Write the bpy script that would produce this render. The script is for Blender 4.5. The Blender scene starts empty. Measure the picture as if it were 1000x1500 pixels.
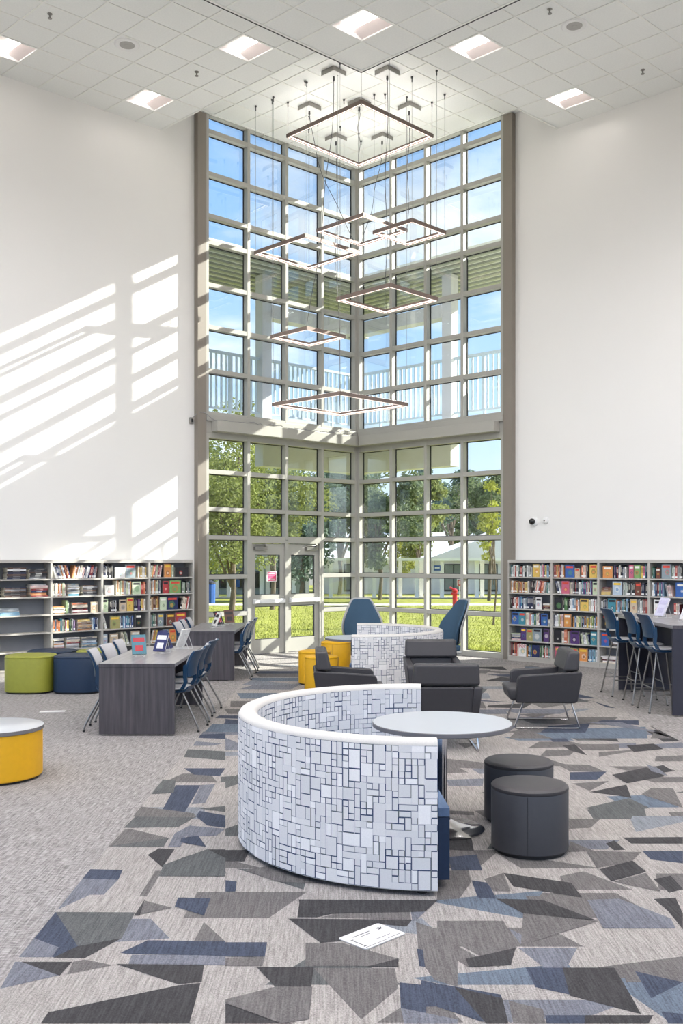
import bpy, bmesh, math, random
from mathutils import Vector, Matrix
rnd = random.Random(7)
S = bpy.context.scene
COL = S.collection
EYE, F, HZ = 1.85, 1430.0, 820.0          # eye height, focal length in px of a 1000x1500 frame, horizon row

# ------------------------------------------------------------------ camera
cam = bpy.data.cameras.new('camera')
cam.sensor_fit = 'AUTO'; cam.sensor_width = 36.0
cam.lens = 36.0 * F / 1500.0
cam.shift_y = (HZ - 750.0) / 1500.0
cam.clip_end = 600
cam_o = bpy.data.objects.new('camera', cam); COL.objects.link(cam_o)
cam_o.location = (0, 0, EYE); cam_o.rotation_euler = (math.pi / 2, 0, 0)
S.camera = cam_o

# ------------------------------------------------------------------ colour management
vs = S.view_settings
vs.view_transform = 'Standard'; vs.look = 'None'; vs.gamma = 1.0; vs.use_curve_mapping = False
vs.exposure = 0.36

# ------------------------------------------------------------------ building axes (plan)
uL = Vector((0.7396, 0.6730, 0)).normalized()      # along the left glass wall, away from the viewer
uR = Vector((-0.7302, 0.6833, 0)).normalized()     # along the right glass wall, away from the viewer
nL = Vector((uL.y, -uL.x, 0))                      # left wall normal, into the room
nR = Vector((-uR.y, uR.x, 0))                      # right wall normal, into the room
C0 = Vector((0.334, 20.75, 0))                     # the glass corner
Z = Vector((0, 0, 1))
def LP(t, n=0.0, z=0.0): return C0 - uL * t + nL * n + Z * z
def RP(s, n=0.0, z=0.0): return C0 - uR * s + nR * n + Z * z
def TS(t, s, z=0.0): return C0 - uL * t - uR * s + Z * z
def solve_ts(p):
    d = C0 - p
    det = uL.x * uR.y - uL.y * uR.x
    return ((d.x * uR.y - d.y * uR.x) / det, (uL.x * d.y - uL.y * d.x) / det)
def at_z(px, py, z):
    d = F * (z - EYE) / (HZ - py)
    return Vector(((px - 500) / F * d, d, z))
def at_d(px, py, d): return Vector(((px - 500) / F * d, d, EYE + (HZ - py) / F * d))
def fl(px, py): return at_z(px, py, 0.0)

# ------------------------------------------------------------------ world: sky with clouds
w = bpy.data.worlds.new('sky'); S.world = w; w.use_nodes = True
nt = w.node_tree; nt.nodes.clear()
def N(tree, t, **kw):
    n = tree.nodes.new(t)
    for k, v in kw.items(): setattr(n, k, v)
    return n
out = N(nt, 'ShaderNodeOutputWorld'); bg = N(nt, 'ShaderNodeBackground')
tc = N(nt, 'ShaderNodeTexCoord'); sep = N(nt, 'ShaderNodeSeparateXYZ')
nt.links.new(tc.outputs['Generated'], sep.inputs[0])
grad = N(nt, 'ShaderNodeValToRGB')
e = grad.color_ramp.elements
e[0].position = 0.0; e[0].color = (0.84, 0.90, 0.97, 1)
e[1].position = 0.75; e[1].color = (0.20, 0.38, 0.78, 1)
q = e.new(0.14); q.color = (0.50, 0.70, 0.97, 1)
q = e.new(0.36); q.color = (0.27, 0.49, 0.88, 1)
nt.links.new(sep.outputs['Z'], grad.inputs[0])
# cloud layer: the view direction projected on a plane overhead
zc = N(nt, 'ShaderNodeMath', operation='MAXIMUM'); zc.inputs[1].default_value = 0.0
nt.links.new(sep.outputs['Z'], zc.inputs[0])
za = N(nt, 'ShaderNodeMath', operation='ADD'); za.inputs[1].default_value = 0.12
nt.links.new(zc.outputs[0], za.inputs[0])
comb = N(nt, 'ShaderNodeCombineXYZ')
for ax in ('X', 'Y'):
    dv = N(nt, 'ShaderNodeMath', operation='DIVIDE')
    nt.links.new(sep.outputs[ax], dv.inputs[0]); nt.links.new(za.outputs[0], dv.inputs[1])
    nt.links.new(dv.outputs[0], comb.inputs[ax])
mp = N(nt, 'ShaderNodeMapping'); mp.inputs['Location'].default_value = (2.1, -0.3, 0)
nt.links.new(comb.outputs[0], mp.inputs[0])
nz = N(nt, 'ShaderNodeTexNoise'); nz.inputs['Scale'].default_value = 0.85
nz.inputs['Detail'].default_value = 7; nz.inputs['Roughness'].default_value = 0.58
nt.links.new(mp.outputs[0], nz.inputs['Vector'])
cr = N(nt, 'ShaderNodeValToRGB')
cr.color_ramp.elements[0].position = 0.49; cr.color_ramp.elements[0].color = (0, 0, 0, 1)
cr.color_ramp.elements[1].position = 0.66; cr.color_ramp.elements[1].color = (1, 1, 1, 1)
nt.links.new(nz.outputs['Fac'], cr.inputs[0])
mx = N(nt, 'ShaderNodeMix', data_type='RGBA')
mx.inputs['B'].default_value = (1.0, 1.0, 1.0, 1)
nt.links.new(cr.outputs[0], mx.inputs['Factor']); nt.links.new(grad.outputs[0], mx.inputs['A'])
# ground tone under the horizon
lt = N(nt, 'ShaderNodeMath', operation='LESS_THAN'); lt.inputs[1].default_value = -0.01
nt.links.new(sep.outputs['Z'], lt.inputs[0])
mg = N(nt, 'ShaderNodeMix', data_type='RGBA'); mg.inputs['B'].default_value = (0.50, 0.49, 0.46, 1)
nt.links.new(lt.outputs[0], mg.inputs['Factor']); nt.links.new(mx.outputs['Result'], mg.inputs['A'])
nt.links.new(mg.outputs['Result'], bg.inputs['Color']); bg.inputs['Strength'].default_value = 1.1
nt.links.new(bg.outputs[0], out.inputs[0])

# ------------------------------------------------------------------ sun
sun_dir = (uL * -2.91 + uR * 1.0 + Z * -1.735).normalized()
sl = bpy.data.lights.new('sun', 'SUN'); sl.energy = 14.0; sl.angle = math.radians(0.35); sl.color = (1.0, 0.95, 0.87)
so = bpy.data.objects.new('sun', sl); COL.objects.link(so)
so.rotation_euler = sun_dir.to_track_quat('-Z', 'Y').to_euler(); so.location = (30, 30, 30)
FILL_LAMP = 68.0                                       # radiance of the added out-of-view fill panels

# ------------------------------------------------------------------ materials
def srgb(r, g, b):
    f = lambda c: (c / 255 / 12.92) if c / 255 <= 0.04045 else ((c / 255 + 0.055) / 1.055) ** 2.4
    return (f(r), f(g), f(b), 1)
def mat(name, col, rough=0.6, metal=0.0, var=0.06, scale=8.0, stretch=(1, 1, 1), bump=0.0, bscale=None, spec=0.5, emit=None, estr=0.0, attr=False, sheen=0.0):
    m = bpy.data.materials.new(name); m.use_nodes = True
    t = m.node_tree; b = t.nodes['Principled BSDF']
    b.inputs['Roughness'].default_value = rough; b.inputs['Metallic'].default_value = metal
    b.inputs['Specular IOR Level'].default_value = spec
    b.inputs['Sheen Weight'].default_value = sheen
    co = N(t, 'ShaderNodeTexCoord'); mp = N(t, 'ShaderNodeMapping'); mp.inputs['Scale'].default_value = stretch
    t.links.new(co.outputs['Object'], mp.inputs[0])
    nz = N(t, 'ShaderNodeTexNoise'); nz.inputs['Scale'].default_value = scale; nz.inputs['Detail'].default_value = 4
    t.links.new(mp.outputs[0], nz.inputs['Vector'])
    mr = N(t, 'ShaderNodeMapRange'); mr.inputs['From Min'].default_value = 0.25; mr.inputs['From Max'].default_value = 0.75
    mr.inputs['To Min'].default_value = 1 - var; mr.inputs['To Max'].default_value = 1 + var
    t.links.new(nz.outputs['Fac'], mr.inputs['Value'])
    ml = N(t, 'ShaderNodeVectorMath', operation='SCALE')
    if attr:
        at = N(t, 'ShaderNodeAttribute', attribute_name='Col'); t.links.new(at.outputs['Color'], ml.inputs[0])
    else:
        ml.inputs[0].default_value = col[:3]
    t.links.new(mr.outputs[0], ml.inputs['Scale'])
    t.links.new(ml.outputs[0], b.inputs['Base Color'])
    if bump:
        n2 = N(t, 'ShaderNodeTexNoise'); n2.inputs['Scale'].default_value = bscale or scale * 6; n2.inputs['Detail'].default_value = 3
        t.links.new(mp.outputs[0], n2.inputs['Vector'])
        bp = N(t, 'ShaderNodeBump'); bp.inputs['Strength'].default_value = bump; bp.inputs['Distance'].default_value = 0.01
        t.links.new(n2.outputs['Fac'], bp.inputs['Height']); t.links.new(bp.outputs[0], b.inputs['Normal'])
    if emit:
        b.inputs['Emission Color'].default_value = emit; b.inputs['Emission Strength'].default_value = estr
    return m
def glass_mat():
    m = bpy.data.materials.new('window_glass'); m.use_nodes = True
    t = m.node_tree; t.nodes.clear()
    o = N(t, 'ShaderNodeOutputMaterial'); tr = N(t, 'ShaderNodeBsdfTransparent'); gl = N(t, 'ShaderNodeBsdfGlossy')
    tr.inputs['Color'].default_value = (0.95, 0.975, 0.965, 1); gl.inputs['Roughness'].default_value = 0.0
    fr = N(t, 'ShaderNodeFresnel'); fr.inputs['IOR'].default_value = 1.5
    mr = N(t, 'ShaderNodeMath', operation='MULTIPLY'); mr.inputs[1].default_value = 0.32
    t.links.new(fr.outputs[0], mr.inputs[0])
    mi = N(t, 'ShaderNodeMixShader'); t.links.new(mr.outputs[0], mi.inputs[0])
    t.links.new(tr.outputs[0], mi.inputs[1]); t.links.new(gl.outputs[0], mi.inputs[2])
    t.links.new(mi.outputs[0], o.inputs[0])
    return m
def carpet_mat(name, col, attr=False, lo=0.62, hi=1.3, cross=False):
    """loop-pile carpet: fine streaks along the pile, flecks, light bump"""
    m = mat(name, col, rough=0.95, var=0.05, scale=1.2, spec=0.15, attr=attr)
    t = m.node_tree; b = t.nodes['Principled BSDF']
    co = [n for n in t.nodes if n.type == 'TEX_COORD'][0]
    old = b.inputs['Base Color'].links[0].from_socket
    def streak(sc, scale):
        mp = N(t, 'ShaderNodeMapping'); mp.inputs['Scale'].default_value = sc
        t.links.new(co.outputs['Object'], mp.inputs[0])
        n = N(t, 'ShaderNodeTexNoise'); n.inputs['Scale'].default_value = scale; n.inputs['Detail'].default_value = 2
        t.links.new(mp.outputs[0], n.inputs['Vector']); return n.outputs['Fac']
    a = streak((1, 0.05, 1), 115)
    c = streak((0.25, 1, 1), 95) if cross else streak((1, 0.6, 1), 160)
    ad = N(t, 'ShaderNodeMath', operation='ADD'); t.links.new(a, ad.inputs[0]); t.links.new(c, ad.inputs[1])
    mr = N(t, 'ShaderNodeMapRange'); mr.inputs['From Min'].default_value = 0.72; mr.inputs['From Max'].default_value = 1.28
    mr.inputs['To Min'].default_value = lo; mr.inputs['To Max'].default_value = hi
    t.links.new(ad.outputs[0], mr.inputs['Value'])
    s = N(t, 'ShaderNodeVectorMath', operation='SCALE')
    t.links.new(old, s.inputs[0]); t.links.new(mr.outputs[0], s.inputs['Scale'])
    t.links.new(s.outputs[0], b.inputs['Base Color'])
    bp = N(t, 'ShaderNodeBump'); bp.inputs['Strength'].default_value = 0.35; bp.inputs['Distance'].default_value = 0.004
    t.links.new(ad.outputs[0], bp.inputs['Height']); t.links.new(bp.outputs[0], b.inputs['Normal'])
    return m
def wood_mat(name, c1, c2, axis='Z', rough=0.45):
    m = mat(name, c1, rough=rough, var=0.12, scale=3.0)
    t = m.node_tree; b = t.nodes['Principled BSDF']
    co = [n for n in t.nodes if n.type == 'TEX_COORD'][0]
    mp = N(t, 'ShaderNodeMapping'); mp.inputs['Scale'].default_value = (1, 1, 0.05) if axis == 'Z' else (1, 0.06, 1)
    t.links.new(co.outputs['Object'], mp.inputs[0])
    n = N(t, 'ShaderNodeTexNoise'); n.inputs['Scale'].default_value = 22; n.inputs['Detail'].default_value = 6; n.inputs['Roughness'].default_value = 0.65
    t.links.new(mp.outputs[0], n.inputs['Vector'])
    cr = N(t, 'ShaderNodeValToRGB')
    cr.color_ramp.elements[0].position = 0.3; cr.color_ramp.elements[0].color = c1
    cr.color_ramp.elements[1].position = 0.72; cr.color_ramp.elements[1].color = c2
    t.links.new(n.outputs['Fac'], cr.inputs[0]); t.links.new(cr.outputs[0], b.inputs['Base Color'])
    return m
M = {}
M['wall'] = mat('wall_paint', srgb(240, 238, 234), rough=0.42, var=0.012, scale=0.6, bump=0.02, bscale=90)
M['alu'] = mat('frame_aluminium', srgb(172, 170, 162), rough=0.45, var=0.03, scale=2)
M['column'] = mat('column_paint', srgb(136, 128, 118), rough=0.5, var=0.03, scale=2)
M['gasket'] = mat('rubber_gasket', srgb(38, 40, 42), rough=0.7)
M['glass'] = glass_mat()
M['tile'] = mat('ceiling_tile', srgb(236, 237, 234), rough=0.95, var=0.03, scale=40, bump=0.15, bscale=260, spec=0.1)
M['grid'] = mat('ceiling_grid', srgb(236, 236, 231), rough=0.6, var=0.02)
M['slab'] = mat('ceiling_void', srgb(90, 90, 88), rough=0.9)
M['white'] = mat('white_enamel', srgb(232, 232, 230), rough=0.4, var=0.02)
M['carpet_side'] = carpet_mat('carpet_grey', srgb(146, 142, 140), lo=0.45, hi=1.45, cross=True)
M['carpet_base'] = carpet_mat('carpet_light', srgb(154, 149, 145), lo=0.6, hi=1.3)
M['carpet_col'] = carpet_mat('carpet_inlay', (1, 1, 1, 1), attr=True, lo=0.66, hi=1.3)
M['tube'] = mat('fill_panel_tube', srgb(255, 250, 246), emit=(1.0, 0.965, 0.95, 1), estr=FILL_LAMP)
M['tube_low'] = mat('lamp_tube_near_glass', srgb(255, 250, 246), emit=(1.0, 0.94, 0.90, 1), estr=9.0)
M['reflector'] = mat('lamp_reflector', srgb(240, 228, 225), rough=0.35, var=0.02)
M['led'] = mat('led_strip', srgb(255, 235, 225), emit=(1.0, 0.86, 0.80, 1), estr=1.0)
M['fill_uplight'] = mat('added_uplight_glow', srgb(255, 244, 236), emit=(1.0, 0.96, 0.93, 1), estr=16.0)
M['pendant'] = mat('pendant_bronze', srgb(128, 112, 104), rough=0.4, metal=0.3, var=0.04)
M['cable'] = mat('cable_dark', srgb(70, 70, 72), rough=0.5)
M['wire'] = mat('cable_wire', srgb(150, 150, 150), rough=0.4, metal=0.4)
M['chrome'] = mat('chrome', srgb(205, 205, 208), rough=0.12, metal=1.0, var=0.02)
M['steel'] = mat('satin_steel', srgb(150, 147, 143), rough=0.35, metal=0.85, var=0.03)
M['charcoal'] = mat('charcoal_vinyl', srgb(53, 51, 54), rough=0.5, var=0.06, scale=30, bump=0.08, bscale=400)
M['charcoal_top'] = mat('charcoal_vinyl_light', srgb(60, 58, 60), rough=0.5, var=0.05, scale=30, bump=0.08, bscale=400)
M['slate'] = mat('slate_vinyl', srgb(60, 60, 64), rough=0.45, var=0.05, scale=25, bump=0.06, bscale=300)
M['navy'] = mat('navy_upholstery', srgb(18, 40, 68), rough=0.75, var=0.08, scale=60, bump=0.1, bscale=500)
M['seat_navy_lit'] = mat('navy_seat_lit_top', srgb(78, 100, 130), rough=0.75, var=0.08, scale=60, bump=0.1, bscale=500)  # lighter than the navy base: light on the seat top put into the colour
M['cream'] = mat('sofa_rim_fabric', srgb(206, 202, 196), rough=0.9, var=0.06, scale=120, bump=0.1, bscale=600)
M['pattern'] = mat('patterned_fabric', (1, 1, 1, 1), rough=0.9, var=0.05, scale=150, attr=True, bump=0.06, bscale=700)
M['laminate'] = mat('white_laminate', srgb(182, 185, 189), rough=0.28, var=0.015)
M['edge'] = mat('grey_edge_band', srgb(112, 110, 112), rough=0.5)
M['yellow'] = mat('yellow_vinyl', srgb(222, 168, 14), rough=0.5, var=0.04, scale=20, bump=0.05, bscale=300)
M['green'] = mat('lime_vinyl', srgb(142, 144, 48), rough=0.5, var=0.05, scale=20, bump=0.05, bscale=300)
M['blue'] = mat('blue_vinyl', srgb(6, 36, 64), rough=0.5, var=0.05, scale=20, bump=0.05, bscale=300)
M['black'] = mat('black_plastic', srgb(24, 24, 26), rough=0.5)
M['lounge'] = mat('lounge_blue_fabric', srgb(54, 82, 104), rough=0.85, var=0.07, scale=80, bump=0.1, bscale=500)
M['shell_grey'] = mat('lounge_shell_grey', srgb(178, 178, 176), rough=0.6, var=0.04)
M['chair_blue'] = mat('chair_shell_blue', srgb(16, 56, 88), rough=0.32, var=0.04)
M['chair_pad'] = mat('chair_pad_grey', srgb(198, 196, 198), rough=0.7, var=0.05, scale=60)
M['wood'] = wood_mat('dark_oak_laminate', srgb(46, 44, 49), srgb(90, 85, 89))
M['wood_top'] = wood_mat('grey_oak_top_sheen', srgb(122, 120, 122), srgb(156, 153, 154), axis='Y', rough=0.3)  # lighter than the panels: reflected light on the top put into the colour
M['dark'] = mat('dark_panel', srgb(44, 44, 56), rough=0.5, var=0.08)
M['shelf'] = mat('shelf_steel', srgb(186, 182, 174), rough=0.5, var=0.03)
M['shelf_in'] = mat('shelf_back_steel', srgb(128, 130, 136), rough=0.55, var=0.04)
M['book'] = mat('book_print', (1, 1, 1, 1), rough=0.55, var=0.1, scale=30, attr=True)
M['plate'] = mat('floor_plate', srgb(214, 212, 210), rough=0.4, var=0.03)
M['ink'] = mat('dark_ink', srgb(54, 54, 58), rough=0.7)
M['grille'] = mat('speaker_grille', srgb(170, 168, 164), rough=0.6)
M['pink'] = mat('pink_paper', srgb(222, 74, 120), rough=0.7)
M['red'] = mat('red_paint', srgb(196, 40, 52), rough=0.5)
M['signblue'] = mat('sign_blue', srgb(24, 78, 150), rough=0.5)
M['grass'] = mat('lawn_grass', srgb(136, 138, 66), rough=0.9, var=0.35, scale=1.6, bump=0.6, bscale=30, spec=0.1)
M['blade'] = mat('grass_blade', srgb(146, 152, 70), rough=0.8, var=0.35, scale=2.2, spec=0.1)
M['concrete'] = mat('sidewalk_concrete', srgb(196, 190, 176), rough=0.9, var=0.08, scale=3)
M['stucco'] = mat('stucco_cream', srgb(196, 196, 202), rough=0.9, var=0.03, scale=4)
M['house'] = mat('house_wall', srgb(240, 238, 246), rough=0.9, var=0.05, scale=1)
M['roofing'] = mat('pale_roof', srgb(206, 208, 208), rough=0.8, var=0.05, scale=1)
M['shade_wall'] = mat('grey_block_wall', srgb(140, 146, 142), rough=0.9, var=0.15, scale=1.2)
M['post'] = mat('white_post', srgb(248, 249, 252), rough=0.6, var=0.03)
M['rail'] = mat('railing_paint', srgb(186, 200, 212), rough=0.5, var=0.04)
M['deck'] = mat('canopy_deck', srgb(216, 217, 211), rough=0.5, var=0.06, scale=2)
M['deck_rib'] = mat('canopy_rib', srgb(150, 153, 144), rough=0.5, var=0.06, scale=2)
M['bark'] = mat('tree_bark', srgb(104, 92, 80), rough=0.95, var=0.25, scale=6)
for k, c in (('leaf_bright', (134, 142, 78)), ('leaf_mid', (108, 122, 84)), ('leaf_blue', (100, 120, 104)), ('leaf_lime', (158, 162, 70))):
    M[k] = mat('foliage_' + k, srgb(*c), rough=0.75, var=0.35, scale=0.9, spec=0.2)
    t = M[k].node_tree; b = t.nodes['Principled BSDF']; tl = N(t, 'ShaderNodeBsdfTranslucent'); mi = N(t, 'ShaderNodeMixShader'); mi.inputs[0].default_value = 0.5
    t.links.new(b.inputs['Base Color'].links[0].from_socket, tl.inputs['Color'])
    t.links.new(b.outputs[0], mi.inputs[1]); t.links.new(tl.outputs[0], mi.inputs[2])
    t.links.new(mi.outputs[0], [n for n in t.nodes if n.type == 'OUTPUT_MATERIAL'][0].inputs[0])
M['screen'] = mat('camera_dome', srgb(18, 18, 20), rough=0.1)

# ------------------------------------------------------------------ mesh builder
class G:
    def __init__(s): s.v = []; s.f = []; s.mi = []; s.c = []
    def face(s, pts, mi=0, col=None):
        n = len(s.v); s.v += [tuple(p) for p in pts]; s.f.append(tuple(range(n, n + len(pts)))); s.mi.append(mi); s.c.append(col)
    def hexa(s, p, mi=0, col=None):                 # p: 4 bottom (ccw from above) + 4 top
        n = len(s.v); s.v += [tuple(q) for q in p]
        for q in ((3, 2, 1, 0), (4, 5, 6, 7), (0, 1, 5, 4), (1, 2, 6, 5), (2, 3, 7, 6), (3, 0, 4, 7)):
            s.f.append(tuple(n + i for i in q)); s.mi.append(mi); s.c.append(col)
        return s
    def box(s, x0, x1, y0, y1, z0, z1, mi=0, col=None):
        return s.hexa([(x0, y0, z0), (x1, y0, z0), (x1, y1, z0), (x0, y1, z0), (x0, y0, z1), (x1, y0, z1), (x1, y1, z1), (x0, y1, z1)], mi, col)
    def fbox(s, fr, t0, t1, n0, n1, z0, z1, mi=0, col=None):   # box in a wall frame (LP, RP or TS)
        a = [fr(t0, n0), fr(t1, n0), fr(t1, n1), fr(t0, n1)]
        area = sum(a[i].x * a[(i + 1) % 4].y - a[(i + 1) % 4].x * a[i].y for i in range(4))
        if area < 0: a.reverse()
        return s.hexa([p + Z * z0 for p in a] + [p + Z * z1 for p in a], mi, col)
    def prism(s, poly, z0, z1, mi=0, f=None, mi_top=None):
        f = f or (lambda x, y, z: (x, y, z)); k = len(poly); n = len(s.v)
        s.v += [tuple(f(x, y, z0)) for x, y in poly] + [tuple(f(x, y, z1)) for x, y in poly]
        s.f.append(tuple(n + i for i in reversed(range(k)))); s.mi.append(mi); s.c.append(None)
        s.f.append(tuple(n + k + i for i in range(k))); s.mi.append(mi if mi_top is None else mi_top); s.c.append(None)
        for i in range(k):
            j = (i + 1) % k; s.f.append((n + i, n + j, n + k + j, n + k + i)); s.mi.append(mi); s.c.append(None)
        return s
    def tube(s, pts, r, k=8, mi=0, r1=None, closed=False):
        pts = [Vector(p) for p in pts]; n = len(pts); rings = []
        up = None
        for i, p in enumerate(pts):
            a = pts[(i - 1) % n] if (closed or i) else p; b = pts[(i + 1) % n] if (closed or i < n - 1) else p
            d = (b - a).normalized()
            if up is None: up = d.orthogonal().normalized()
            up = (up - d * up.dot(d)).normalized(); sd = d.cross(up)
            rr = r if r1 is None else r + (r1 - r) * i / (n - 1)
            b0 = len(s.v)
            for j in range(k):
                an = 2 * math.pi * j / k; s.v.append(tuple(p + (up * math.cos(an) + sd * math.sin(an)) * rr))
            rings.append(b0)
        for i in range(n if closed else n - 1):
            a, b = rings[i], rings[(i + 1) % n]
            for j in range(k):
                l = (j + 1) % k; s.f.append((a + j, a + l, b + l, b + j)); s.mi.append(mi); s.c.append(None)
        if not closed:
            for a, rev in ((rings[0], True), (rings[-1], False)):
                o = [a + j for j in range(k)]; s.f.append(tuple(reversed(o)) if rev else tuple(o)); s.mi.append(mi); s.c.append(None)
        return s
    def lathe(s, prof, k=32, c=(0, 0, 0), mi=0, shape=None, mis=None):
        n = len(s.v); shape = shape or (lambda a: (math.cos(a), math.sin(a)))
        for r, z in prof:
            for j in range(k):
                x, y = shape(2 * math.pi * j / k); s.v.append((c[0] + r * x, c[1] + r * y, c[2] + z))
        for i in range(len(prof) - 1):
            for j in range(k):
                l = (j + 1) % k; s.f.append((n + i * k + j, n + i * k + l, n + (i + 1) * k + l, n + (i + 1) * k + j)); s.mi.append(mis[i] if mis else mi); s.c.append(None)
        s.f.append(tuple(n + j for j in reversed(range(k)))); s.mi.append(mis[0] if mis else mi); s.c.append(None)
        b = n + (len(prof) - 1) * k; s.f.append(tuple(b + j for j in range(k))); s.mi.append(mis[-1] if mis else mi); s.c.append(None)
        return s
    def loft(s, rings, mi=0, closed_u=True, cap=True):
        n = len(s.v); k = len(rings[0])
        for r in rings: s.v += [tuple(p) for p in r]
        for i in range(len(rings) - 1):
            for j in range(k if closed_u else k - 1):
                l = (j + 1) % k; s.f.append((n + i * k + j, n + i * k + l, n + (i + 1) * k + l, n + (i + 1) * k + j)); s.mi.append(mi); s.c.append(None)
        if cap:
            s.f.append(tuple(n + j for j in reversed(range(k)))); s.mi.append(mi); s.c.append(None)
            b = n + (len(rings) - 1) * k; s.f.append(tuple(b + j for j in range(k))); s.mi.append(mi); s.c.append(None)
        return s
    def mesh(s, name, mats, smooth=False):
        me = bpy.data.meshes.new(name); me.from_pydata(s.v, [], s.f)
        for m in (mats if isinstance(mats, (list, tuple)) else [mats]): me.materials.append(m)
        me.polygons.foreach_set('material_index', s.mi)
        if any(c is not None for c in s.c):
            at = me.color_attributes.new('Col', 'FLOAT_COLOR', 'CORNER'); buf = []
            for f, c in zip(s.f, s.c):
                c = c or (1, 1, 1, 1); buf += list(c) * len(f)
            at.data.foreach_set('color', buf)
        if smooth:
            me.polygons.foreach_set('use_smooth', [True] * len(s.f)); me.set_sharp_from_angle(angle=math.radians(38))
        me.update(); return me
    def obj(s, name, mats, parent=None, smooth=False, bevel=0.0, world=False, seg=2, subsurf=0):
        return link(name, s.mesh(name, mats, smooth), parent, bevel, world, seg, subsurf)
def link(name, me, parent=None, bevel=0.0, world=False, seg=2, subsurf=0):
    o = bpy.data.objects.new(name, me); COL.objects.link(o)
    if parent is not None:
        o.parent = parent
        if world: o.matrix_parent_inverse = root_mat(parent).inverted()
    if bevel:
        b = o.modifiers.new('bevel', 'BEVEL'); b.width = bevel; b.segments = seg; b.limit_method = 'ANGLE'; b.angle_limit = math.radians(40)
        for p in me.polygons: p.use_smooth = True
        me.set_sharp_from_angle(angle=math.radians(75))
    if subsurf:
        b = o.modifiers.new('smooth', 'SUBSURF'); b.levels = b.render_levels = subsurf
    return o
def root_mat(o):
    m = Matrix.Translation(o.location) @ o.rotation_euler.to_matrix().to_4x4()
    if o.parent is not None: m = root_mat(o.parent) @ o.matrix_parent_inverse @ m
    return m
def T(name, label, cat, loc=(0, 0, 0), rz=0.0, group=None):
    o = bpy.data.objects.new(name, None); COL.objects.link(o); o.empty_display_size = 0.1
    o.location = loc; o.rotation_euler = (0, 0, rz); tag(o, label, cat, group); return o
def tag(o, label, cat, group=None):
    o['label'] = label; o['category'] = cat
    if group: o['group'] = group
    return o
def struct(o): o['kind'] = 'structure'; return o
def SE(name, loc=(0, 0, 0)):
    o = bpy.data.objects.new(name, None); COL.objects.link(o); o.location = loc; o.empty_display_size = 0.1; return struct(o)
def dup(root, loc, rz, label, group=None):
    r = root.copy(); COL.objects.link(r); r.location = loc; r.rotation_euler = (0, 0, rz); r['label'] = label
    if group: r['group'] = group
    for ch in root.children:
        c = ch.copy(); COL.objects.link(c); c.parent = r
        for g in ch.children:
            d = g.copy(); COL.objects.link(d); d.parent = c
    return r
ORD = ['first', 'second', 'third', 'fourth', 'fifth', 'sixth', 'seventh', 'eighth', 'ninth', 'tenth', 'eleventh', 'twelfth', 'thirteenth', 'fourteenth', 'fifteenth', 'sixteenth', 'seventeenth', 'eighteenth', 'nineteenth', 'twentieth'] + ['twenty-' + x for x in ('first', 'second', 'third', 'fourth', 'fifth', 'sixth', 'seventh', 'eighth', 'ninth')] + ['thirtieth'] + ['thirty-' + x for x in ('first', 'second', 'third', 'fourth', 'fifth', 'sixth', 'seventh', 'eighth', 'ninth')]
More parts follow.
